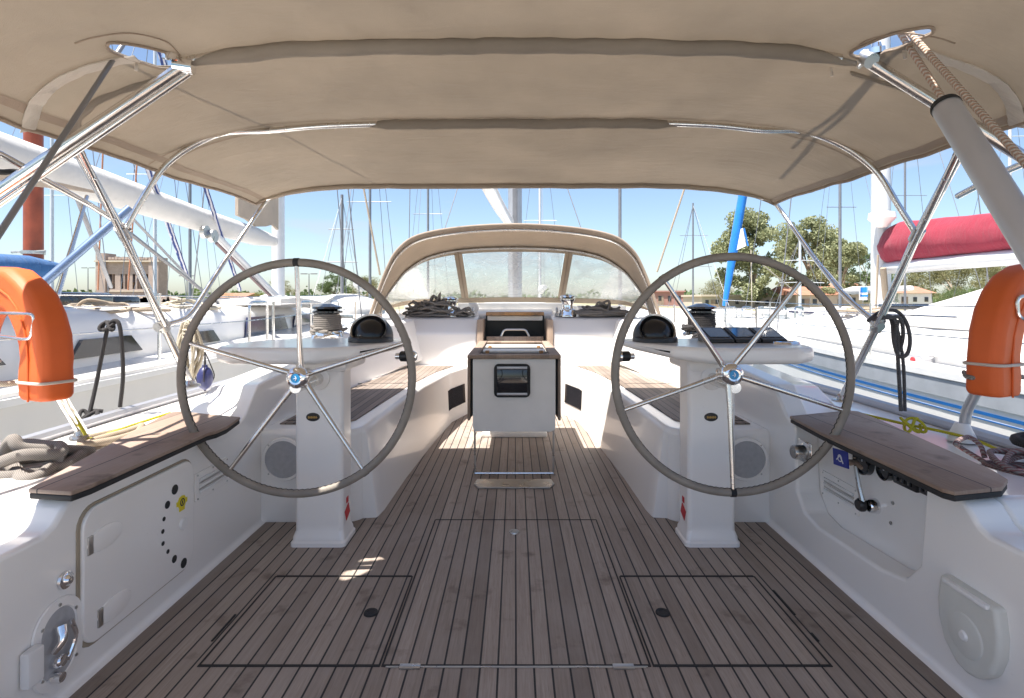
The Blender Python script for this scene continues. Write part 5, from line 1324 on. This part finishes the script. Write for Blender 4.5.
mb = MB(); mb.tube([at(883, 268, 7.5), at(886, 300, 7.6)], .04, 8); mb.tube([at(878, 255, 7.4), at(876, 308, 7.5)], .015, 6); mb.build('halyard_bundle', M['rtan'], mD)
# its white sprayhood
hr = []
for y, hw, zt in ((3.2, 1.15, 1.36), (3.7, 1.22, 1.40), (4.4, 1.26, 1.38), (5.0, 1.25, 1.27), (5.6, 1.20, 1.04), (5.95, 1.15, .84)):
    hr.append([Vector((D['cx'] + hw * math.cos(a) * (1.08 if abs(math.cos(a)) > .9 else 1), y, .80 + (zt - .80) * math.sin(a) ** .7)) for a in [math.pi * k / 14 for k in range(15)]])
mb = MB(); mb.grid(hr, thick=(0, 0, -.01)); sh_ = mb.build('sprayhood', M['sail'], yd_, sharp=50)
mb = MB()
P1 = [Vector((D['cx'] + hw * math.cos(a) * 1.012, y, .81 + (zt - .80) * math.sin(a) ** .7)) for y, hw, zt in ((4.75, 1.255, 1.32), (5.45, 1.215, 1.12)) for a in (R(165), R(150), R(135), R(122))]
mb.grid([P1[:4], P1[4:]], thick=(.01, 0, 0)); mb.build('hood_window', M['greyp'], sh_)
mb = MB()
for z in (1.0, .75): mb.tube([(D['cx'] - 1.75, 0, z), (D['cx'] - 1.75, 6.5, z), (D['cx'] - 1.4, 10, z + .05), (D['cx'] - .4, 12.8, z + .15)], .005, 5)
mb.build('guard_wires', M['steel'], yd_)
for y, r_ in ((3.0, 1.76), (5.3, 1.76), (7.6, 1.66), (9.8, 1.42)):
    mb = MB(); mb.tube([(D['cx'] - r_, y, .42), (D['cx'] - r_, y, 1.02)], .012, 8); mb.build('stanchion', M['steel'], yd_)
mb = MB(); mb.box(D['cx'] - 1.86, D['cx'] - 1.70, 5.05, 5.2, .43, .46, bev=.01); mb.build('cleat', M['dsteel'], yd_)
mb = MB(); mb.box(D['cx'] - .35, D['cx'] + .35, 6.7, 7.3, .93, 1.0, bev=.02); mb.build('deck_hatch', M['gloss'], cabD)
for y, hh in ((3.0, .12), (4.6, .10)):
    mb = MB(); mb.lathe([(.07, 0), (.065, hh * .3), (.045, hh * .5), (.06, hh * .85), (.05, hh), (0, hh)], (D['cx'] - 1.15, y, .90), (0, 0, 1), 18); mb.build('deck_winch', M['dsteel'], cabD)
pile((D['cx'] - 1.0, 5.3, .90), .22, .35, .10, 50, .013, 91, M['rcream'], 'cream rope jumble on the coachroof of the right yacht', group='rope jumbles on the right yacht')
pile((D['cx'] - 1.05, 6.6, .88), .22, .35, .10, 50, .013, 92, M['rtan'], 'tan rope jumble farther forward on the coachroof of the right yacht', group='rope jumbles on the right yacht')
# flags
def flag(label, px0, py0, px1, py1, Y, mat, marks=None, name='flag'):
    a = at(px0, py0, Y); b_ = at(px1, py1, Y); mb = MB()
    mb.grid([[Vector((a.x + (b_.x - a.x) * i / 6, Y + .05 * math.sin(i * 1.2), a.z + (b_.z - a.z) * j / 4)) for i in range(7)] for j in range(5)], thick=(0, .01, 0)); t = mb.build(name, mat, None, loc=a, sharp=80); tag(t, label, 'flag')
    if marks:
        for (u0, u1, v0, v1, m2) in marks:
            mb = MB(); mb.grid([[Vector((a.x + (b_.x - a.x) * (u0 + (u1 - u0) * i / 4), Y - .015 + .05 * math.sin(6 * (u0 + (u1 - u0) * i / 4) * 1.2), a.z + (b_.z - a.z) * v)) for i in range(5)] for v in (v0, v1)], thick=(0, .004, 0)); mb.build('flag_patch', m2, t, sharp=80)
flag('small blue and white flag hanging left of the white mast of the right yacht', 860, 287, 868, 300, 8.6, M['whitep'], [(0, 1, 0, .42, M['bluef']), (.2, .8, .6, .75, M['bluef'])])

# --- yacht with the blue furled sail --------------------------------------------
E = dict(cx=5.2, y0=11.5, L=11, hb=1.6, zd=.35)
E['cx'] = 4.0
ye_ = thing('sailing_yacht', 'yacht ahead on the right with bright blue furled headsail and steel rails', 'yacht', (E['cx'], 12, WL))
make_hull(ye_, mat=M['hull'], n=14, **E); cabin(ye_, 'coachroof', E['cx'], 13, 20, 1.1, .6, .35, .8, M['hull'], .7)
mb = MB(); pA, pB = at(724, 306, 12), at(744, 190, 12); mb.tube([pA, pA.lerp(pB, .5), up(pA, pB, 2.2)], [.05, .10, .08], 12)
for v in mb.bm.verts: v.co += Vector((.012 * math.sin(v.co.z * 22), 0, 0))
mb.build('furled_headsail', M['bluef'], ye_, sharp=70)
mb = MB(); fpt = [at(744, 228, 11.9), at(747, 247, 11.9), at(737, 249, 11.9)]
mb.grid([[at(743, 228, 11.85), at(746, 246, 11.85)], [at(741, 229, 11.9), at(737, 250, 11.9)]], thick=(0, .02, 0)); mb.build('sail_corner', M['whitep'], ye_)
mb = MB(); mb.tube([at(744, 228, 11.8), at(748, 246, 11.8)], .02, 6); mb.build('sail_tape', M['bluef'], ye_)
mb = MB()
for a, b_ in ((725, 736), (742, 752), (758, 764), (776, 786), (795, 803)):
    mb.tube(corner([at(a, 322, 12), at(a, 307, 12), at(b_, 307, 12.3), at(b_, 322, 12.3)], .1), .02, 6)
mb.tube([at(690, 309, 12), at(810, 308, 12.2)], .012, 6); mb.tube([at(690, 315, 12), at(810, 315, 12.2)], .008, 6)
mb.build('pulpit_rails', M['steel'], ye_)
mastp(ye_, 3.4, 17.5, .7, 14, .055, M['mastd']); 
mb = MB(); mb.tube([at(751, 250, 12.5), at(752, 312, 12.5)], .012, 5); mb.tube([at(763, 265, 14), at(800, 296, 14)], .015, 5); mb.build('sheet_line', M['rcream'], ye_)

# --- distant yachts --------------------------------------------------------------
def far_yacht(cx, y0, L, mast_px, Ym, mh, mr, label, mast_mat='mastw', cover=None, heading=0):
    t = thing('moored_yacht', label, 'yacht', (cx, y0 + L / 2, WL), 'yachts moored farther off')
    make_hull(t, cx, y0, L, L * .15, .15, M['hull'], n=10); cabin(t, 'cabin', cx, y0 + L * .15, y0 + L * .7, L * .10, L * .05, .15, .62, M['hull'], .7)
    mb = MB(); mb.box(cx - L * .104, cx + L * .104, y0 + L * .2, y0 + L * .45, .34, .5); mb.build('cabin_windows', M['navy'], t)
    x = (mast_px - CX) / F * Ym
    mastp(t, x, Ym, .4, mh, mr, M[mast_mat]); stays(t, x, Ym, .4, mh, L * .35, L * .5, L * .14, .012, zd=.2)
    if cover: ell_tube([(x, Ym - .2, 1.6), (x, Ym - 1.2, 1.6), (x, y0 + 1.0, 1.65)], [.06, .18, .1], [.08, .24, .12]).build('sail_cover', M[cover], t, sharp=60)
FY = [(-24, 20, 10, 52, 25, 13, .08, 'distant yacht whose thin mast stands just right of the red wooden mast', 'mastw', 'bluec'),
      (-21, 26, 10, 190, 31, 14, .09, 'distant yacht whose mast stands right of the stone ruin', 'wire', None),
      (-10.2, 25, 10, 342, 30, 6.5, .10, 'distant yacht with a short dark mast above the left wheel rim', 'mastd', None),
      (-6.6, 19, 9, 370, 22, 11, .06, 'distant yacht whose thin mast stands left of the sprayhood', 'wire', 'sail'),
      (-4.6, 27, 10, 428, 33, 14, .08, 'distant yacht seen dimly through the left sprayhood window', 'wire', None),
      (1.0, 24, 10, 540, 30, 12, .08, 'distant yacht seen through the middle sprayhood window', 'mastw', 'sail'),
      (9.5, 22, 10, 693, 27, 5.5, .05, 'distant yacht low behind the left part of the right wheel', 'wire', None),
      (16.5, 26, 10, 840, 33, 15, .09, 'distant yacht whose mast rises between the trees and the red sail cover', 'wire', 'sail'),
      (19.5, 21, 9, 905, 25, 13, .05, 'distant yacht whose thin mast shows beneath the red sail cover', 'wire', None),
      (13.5, 18, 9, 800, 22, 3.2, .06, 'low distant boat with short mast behind the right wheel spoke', 'mastw', None),
      (-16, 17, 9, 155, 19, 12, .06, 'distant yacht moored before the stone ruin', 'mastw', None),
      (27, 22, 11, 1010, 28, 13, .09, 'distant yacht at the far right behind the white sprayhood', 'mastw', 'sail')]
for f in FY: far_yacht(*f)

# ------------------------------------------------------------------ shore buildings
def windows(root, X0, X1, Y, zs, n, w_, h_, mat='glassd'):
    for k in range(n):
        x = X0 + (X1 - X0) * (k + .5) / n
        mb = MB(); mb.box(x - w_ / 2, x + w_ / 2, Y - .06, Y + .1, zs, zs + h_, bev=.01); mb.build('window', M[mat], root)
# stone ruin
Y = 95; a = at(99, 283, Y); b_ = at(158, 283, Y); hgt = 27 / F * Y; z0 = .1
ruin = thing('stone_ruin', 'old roofless stone building with tall dark window openings beyond the left yachts', 'building', ((a.x + b_.x) / 2, Y, 0))
def wall_with_openings(root, name, x0, x1, Y, z0, z1, ops, mat, th=.7):
    """ops: list of (xa, xb, za, zb) real holes, not overlapping in x"""
    mb = MB(); x = x0
    for xa, xb, za, zb in sorted(ops):
        mb.box(x, xa, Y, Y + th, z0, z1); mb.box(xa, xb, Y, Y + th, z0, za); mb.box(xa, xb, Y, Y + th, zb, z1); x = xb
    mb.box(x, x1, Y, Y + th, z0, z1); return mb.build(name, mat, root)
ops = []
for px in (107.5, 110.5, 113.5, 122, 126, 134, 138.5, 142.5, 147, 151): x = at(px, 283, Y).x; w_ = .26 if px not in (142.5,) else .42; ops.append((x - w_, x + w_, 3.0, 5.6))
zt_ = at(0, 259.5, Y).z; zb_ = .2
wf = wall_with_openings(ruin, 'front_wall', a.x, b_.x, Y, zb_, zt_, ops, M['stone'])
wall_with_openings(ruin, 'back_wall', a.x, b_.x, Y + 2, zb_, zt_ - .8, [], M['stone'])
mb = MB(); mb.box(a.x - .3, a.x + 1.4, Y - .4, Y + 2.2, zb_, zt_ + 1.1); mb.box(b_.x - 1.4, b_.x + .3, Y - .4, Y + 2.2, zb_, zt_ + .4)
for k in range(12): x = a.x + 2 + k * (b_.x - a.x - 4) / 11; mb.box(x - .25, x + .25, Y - .2, Y + .5, zt_, zt_ + .35 + .25 * random.random())
mb.build('corner_towers', M['stone'], ruin)
mb = MB(); mb.box(a.x - .5, b_.x + .5, Y - .55, Y + .05, zt_ - .45, zt_ - .2); mb.box(a.x, b_.x, Y - .15, Y + .05, 2.5, 2.7); mb.build('cornice', M['plaster'], ruin)
mb = MB()
for i in range(40):
    x = random.uniform(b_.x - 7, b_.x + 12); mb.box(x, x + random.uniform(.8, 2.5), Y - 4, Y - 2, 0, random.uniform(.5, 2.0) * max(.2, 1 - abs(x - b_.x - 2) / 12), rot=Matrix.Rotation(random.uniform(-.3, .3), 3, 'Y'))
one(mb, 'rubble_heap', M['stone'], 'low heap of brown rubble in front of the stone ruin', 'rubble', (b_.x, Y - 3, 0))
def house(px0, px1, ytop, Yh, label, wall, roof=None, rh=1.2, name='house', nwin=4, dep=7, overhang=.4):
    x0, x1 = at(px0, 300, Yh).x, at(px1, 300, Yh).x; zt = at(0, ytop, Yh).z
    t = thing(name, label, 'building', ((x0 + x1) / 2, Yh, 0)); mb = MB(); mb.box(x0, x1, Yh, Yh + dep, -.2, zt); mb.build('wall', M[wall], t)
    windows(t, x0, x1, Yh, zt * .40, nwin, (x1 - x0) / nwin * .32, zt * .32)
    mb = MB()
    if roof: mb.prism([(Yh - overhang, zt + .003), (Yh + dep + overhang, zt + .003), (Yh + dep / 2, zt + rh)], x0 - overhang, x1 + overhang, 'x')
    else: mb.box(x0 - .2, x1 + .2, Yh - .25, Yh + dep + .2, zt + .002, zt + .22)
    mb.build('roof', M[roof or wall], t); mb = MB(); xd = x0 + (x1 - x0) * .1; mb.box(xd, xd + .9, Yh - .05, Yh + .1, 0, min(2.1, zt * .75)); mb.build('door', M['trim'], t)
house(702, 792, 296.5, 62, 'long low beige building with flat roof behind the right wheel', 'plaster', None, nwin=9)
house(796, 846, 295, 58, 'low house with orange tiled roof right of the long beige building', 'plaster', 'tile', 1.0, nwin=4)
house(835, 872, 293.5, 70, 'house with orange tiled roof just left of the white mast', 'plaster', 'tile', 1.4, nwin=3)
house(655, 684, 292, 85, 'dull pink building beside the right edge of the sprayhood', 'plaster2', None, nwin=3)
house(898, 932, 293, 75, 'white walled house under the red sail cover', 'white', 'tile', 1.0, nwin=3)
house(14, 60, 297, 80, 'low cream sheds left of the stone ruin', 'plaster', None, nwin=5)
house(212, 240, 298, 70, 'low shed with tiled roof beyond the left wheel', 'plaster', 'tile', .7, nwin=2)

# ------------------------------------------------------------------ trees
def crown_mb(blobs, n, ls, rnd, flat=.7, hang=0):
    """leaf sprays: many small quads spread on and in a set of ellipsoid clumps"""
    mb = MB(); bm = mb.bm; tot = sum(b_[3] ** 2 for b_ in blobs)
    for (x, y, z, r) in blobs:
        k = max(10, int(n * r * r / tot))
        for i in range(k):
            d = Vector((rnd.gauss(0, 1), rnd.gauss(0, 1), rnd.gauss(0, 1))).normalized() * r * (rnd.random() ** .45); d.z *= flat
            c = Vector((x, y, z)) + d; s_ = ls * rnd.uniform(.5, 1.3)
            q = Vector((rnd.gauss(0, 1), rnd.gauss(0, 1), rnd.gauss(0, .8) - hang)).normalized(); u = q.orthogonal().normalized(); v = q.cross(u)
            a = rnd.uniform(0, 6.28); u, v = u * math.cos(a) + v * math.sin(a), v * math.cos(a) - u * math.sin(a)
            bm.faces.new([bm.verts.new(c + u * s_ * e + v * s_ * .55 * f) for e, f in ((-1, 0), (0, -1), (1, 0), (0, 1))])
    return mb
def tree(px, Y, ytop, wpx, label, leaf='leafe', kind='eucalyptus', n=2600, seed=1, bark='bark', ls=None, zlow=.30, cat='tree', nb=26, group='trees on the shore'):
    rnd = random.Random(seed); x = (px - CX) / F * Y; ht = H + (HY - ytop) / F * Y; W = wpx / F * Y / 2
    t = thing('tree', label, cat, (x, Y, 0), group)
    mb = MB(); blobs = []; nl = 7 if kind == 'eucalyptus' else 5
    tr_top = ht * (.55 if kind == 'eucalyptus' else .4)
    mb.tube([(x, Y, -.2), (x + rnd.uniform(-.3, .3), Y, tr_top * .5), (x + rnd.uniform(-.5, .5), Y, tr_top)], [ht * .028, ht * .014], 8, smooth=4)
    for i in range(nl):
        a = rnd.uniform(0, 6.28); hh_ = rnd.uniform(.45, .90); e = Vector((x + W * .8 * (1.15 - hh_) * 1.5 * math.cos(a) * rnd.uniform(.4, 1), Y + W * .7 * math.sin(a), ht * hh_))
        s0 = Vector((x, Y, tr_top * rnd.uniform(.35, 1))); mb.tube([s0, s0.lerp(e, .5) + Vector((0, 0, ht * .05)), e], [ht * .011, ht * .004], 6, smooth=3)
        blobs.append((e.x, e.y, e.z - ht * .02, W * rnd.uniform(.28, .42)))
    mb.build('trunk', M[bark], t, sharp=70)
    for i in range(nb):
        a = rnd.uniform(0, 6.28); h_ = rnd.uniform(zlow, .96); prof = math.sin(min(1, (1.02 - h_) / .62) * math.pi / 2) ** .9 * (.6 + .4 * min(1, (h_ - zlow) / .2)); rr = rnd.random() ** .5 * prof
        r_ = W * rnd.uniform(.11, .27); blobs.append((x + W * rr * math.cos(a) * .85, Y + W * rr * math.sin(a) * .8, ht * h_ - r_ * .3, r_))
    crown_mb(blobs, int(n * 4.5), ls or ht * .0155, rnd, .75, .1).build('crown', M[leaf], t, sharp=180, recalc=False)
tree(752, 60, 208, 84, 'tall eucalyptus tree behind the top of the right wheel', n=4600, seed=2, zlow=.14, nb=56)
tree(808, 66, 214, 84, 'tall airy eucalyptus with pale trunk just right of the first tall tree', n=4400, seed=33, zlow=.14, nb=52)
tree(842, 58, 238, 56, 'mid height green tree left of the white mast', 'leafe', n=2600, seed=4, zlow=.25)
tree(868, 75, 252, 52, 'green tree directly behind the white mast on the right', 'leafd', n=2200, seed=5)
tree(716, 70, 280, 46, 'low round dark tree below the blue furled sail', 'leafo', 'oak', n=1800, seed=6, zlow=.15, bark='barkd')
tree(905, 90, 262, 60, 'olive green tree under the boom of the red sail cover', 'leafo', 'oak', n=2200, seed=7, zlow=.15)
tree(955, 78, 262, 66, 'broad olive green tree left of the right lifebuoy', 'leafo', 'oak', n=2800, seed=8, zlow=.12)
tree(995, 84, 256, 80, 'broad dull green tree behind the white sprayhood on the right', 'leafo', 'oak', n=2800, seed=9, zlow=.12)
tree(960, 62, 284, 60, 'low dark green bush beneath the broad olive trees', 'leafd', 'oak', n=2000, seed=19, zlow=.08, cat='bush')
tree(880, 66, 289, 40, 'low dark bush at the foot of the white mast', 'leafd', 'oak', n=1400, seed=20, zlow=.08, cat='bush')
tree(334, 70, 269, 34, 'dark round topped tree seen through the top of the left wheel', 'leafd', 'oak', n=2000, seed=10, zlow=.12, bark='barkd')
tree(365, 78, 276, 44, 'olive tree between the left wheel rim and the sprayhood', 'leafo', 'oak', n=1800, seed=11, zlow=.12)
tree(306, 95, 285, 10, 'small pointed cypress inside the left wheel', 'leafd', 'oak', n=700, seed=12, zlow=.05, nb=10)
tree(262, 60, 291, 34, 'low bright green bush left of the white mast base', 'leafy', 'oak', n=1300, seed=13, zlow=.08, cat='bush')
tree(225, 66, 292, 44, 'low yellow green bush beyond the left wheel', 'leafy', 'oak', n=1300, seed=14, zlow=.08, cat='bush')
tree(282, 74, 278, 34, 'thin grey green tree behind the white mast of the left yacht', 'leafo', 'oak', n=900, seed=15, zlow=.3)
tree(88, 98, 292, 30, 'low bush left of the stone ruin', 'leafo', 'oak', n=900, seed=16, zlow=.08, cat='bush')
tree(196, 80, 290, 26, 'small bush right of the stone ruin', 'leafd', 'oak', n=900, seed=17, zlow=.08, cat='bush')
tree(640, 110, 290, 60, 'far tree behind the right edge of the sprayhood', 'leafd', 'oak', n=900, seed=18, zlow=.08)
# far wooded shore
rnd = random.Random(5); blobs = []
for i in range(420):
    a = rnd.uniform(-1.25, 1.25); d = rnd.uniform(190, 240); r_ = rnd.uniform(2.2, 4.2); blobs.append((math.sin(a) * d * 1.3, math.cos(a) * d, rnd.uniform(.2, 2.8), r_))
o = crown_mb(blobs, 9000, 1.1, rnd, .7).build('far_wood', M['leafd'], None, loc=(0, 200, 0), sharp=180, recalc=False); tag(o, 'low far off line of trees along the shore', 'trees'); o['kind'] = 'stuff'
# street lamps on the shore
for px, py, Y, lab in ((88, 268, 110, 'street lamp rising left of the stone ruin'), (187, 276, 90, 'street lamp right of the stone ruin'), (309, 274, 85, 'street lamp seen inside the left wheel')):
    p = at(px, py, Y); t = thing('street_lamp', lab, 'lamp', (p.x, Y, 0), 'street lamps on the shore')
    mb = MB(); mb.tube([(p.x, Y, 0), (p.x, Y, p.z)], [.12, .07], 8); mb.build('post', M['wire'], t)
    mb = MB(); mb.box(p.x - 1.3, p.x - .3, Y - .15, Y + .15, p.z - .05, p.z + .12, bev=.04); mb.box(p.x + .3, p.x + 1.3, Y - .15, Y + .15, p.z - .05, p.z + .12, bev=.04); mb.box(p.x - .35, p.x + .35, Y - .04, Y + .04, p.z - .02, p.z + .04); mb.build('lamp_head', M['wire'], t)
# parked boats / vans along the quay for colour
rnd = random.Random(11)
cols = [('white', 'white'), ('bluec', 'blue'), ('cream', 'cream'), ('red', 'red')]
def skiff(x, Y, lab, mat, rot):
    t = thing('small_boat', lab, 'boat', (x, Y, WL), 'small boats along the quay')
    rings = []
    for i in range(9):
        u = i / 8; w_ = .9 * math.sin(min(1, (1.02 - u) * 1.5) * math.pi / 2) + .02; l_ = -2.4 + 5 * u
        rings.append([Vector((x + l_ * rot, Y + k * w_ * 1.0, z)) for k, z in ((-1, -.15 + .2 * u), (-.8, -.55), (-.4, -.95), (.4, -.95), (.8, -.55), (1, -.15 + .2 * u))])
    mb = MB(); mb.loft(rings); mb.build('hull', M[mat], t, sharp=50)
    mb = MB(); mb.prism([(x - .9 * rot, -.15), (x + .6 * rot, -.15), (x + .3 * rot, .55), (x - .8 * rot, .6)], Y - .6, Y + .6, 'y', bev=.04); mb.build('wheelhouse', M['white'], t)
    mb = MB(); mb.box(x - .7, x + .25, Y - .61, Y - .59, .2, .48); mb.build('window', M['navy'], t)
for k, (px, Y, mat, w_) in enumerate(((700, 37, 'cream', 'left of the blue furled sail'), (775, 36, 'white', 'under the long beige building'), (815, 34, 'cream', 'below the orange roofed house'), (850, 38, 'white', 'left of the white mast'), (250, 37, 'white', 'beyond the left wheel'), (130, 36, 'cream', 'below the stone ruin'))):
    skiff((px - CX) / F * Y, Y, f'small {"white" if mat == "white" else "cream"} boat with wheelhouse at the quay {w_}', mat, 1 if k % 2 else -1)
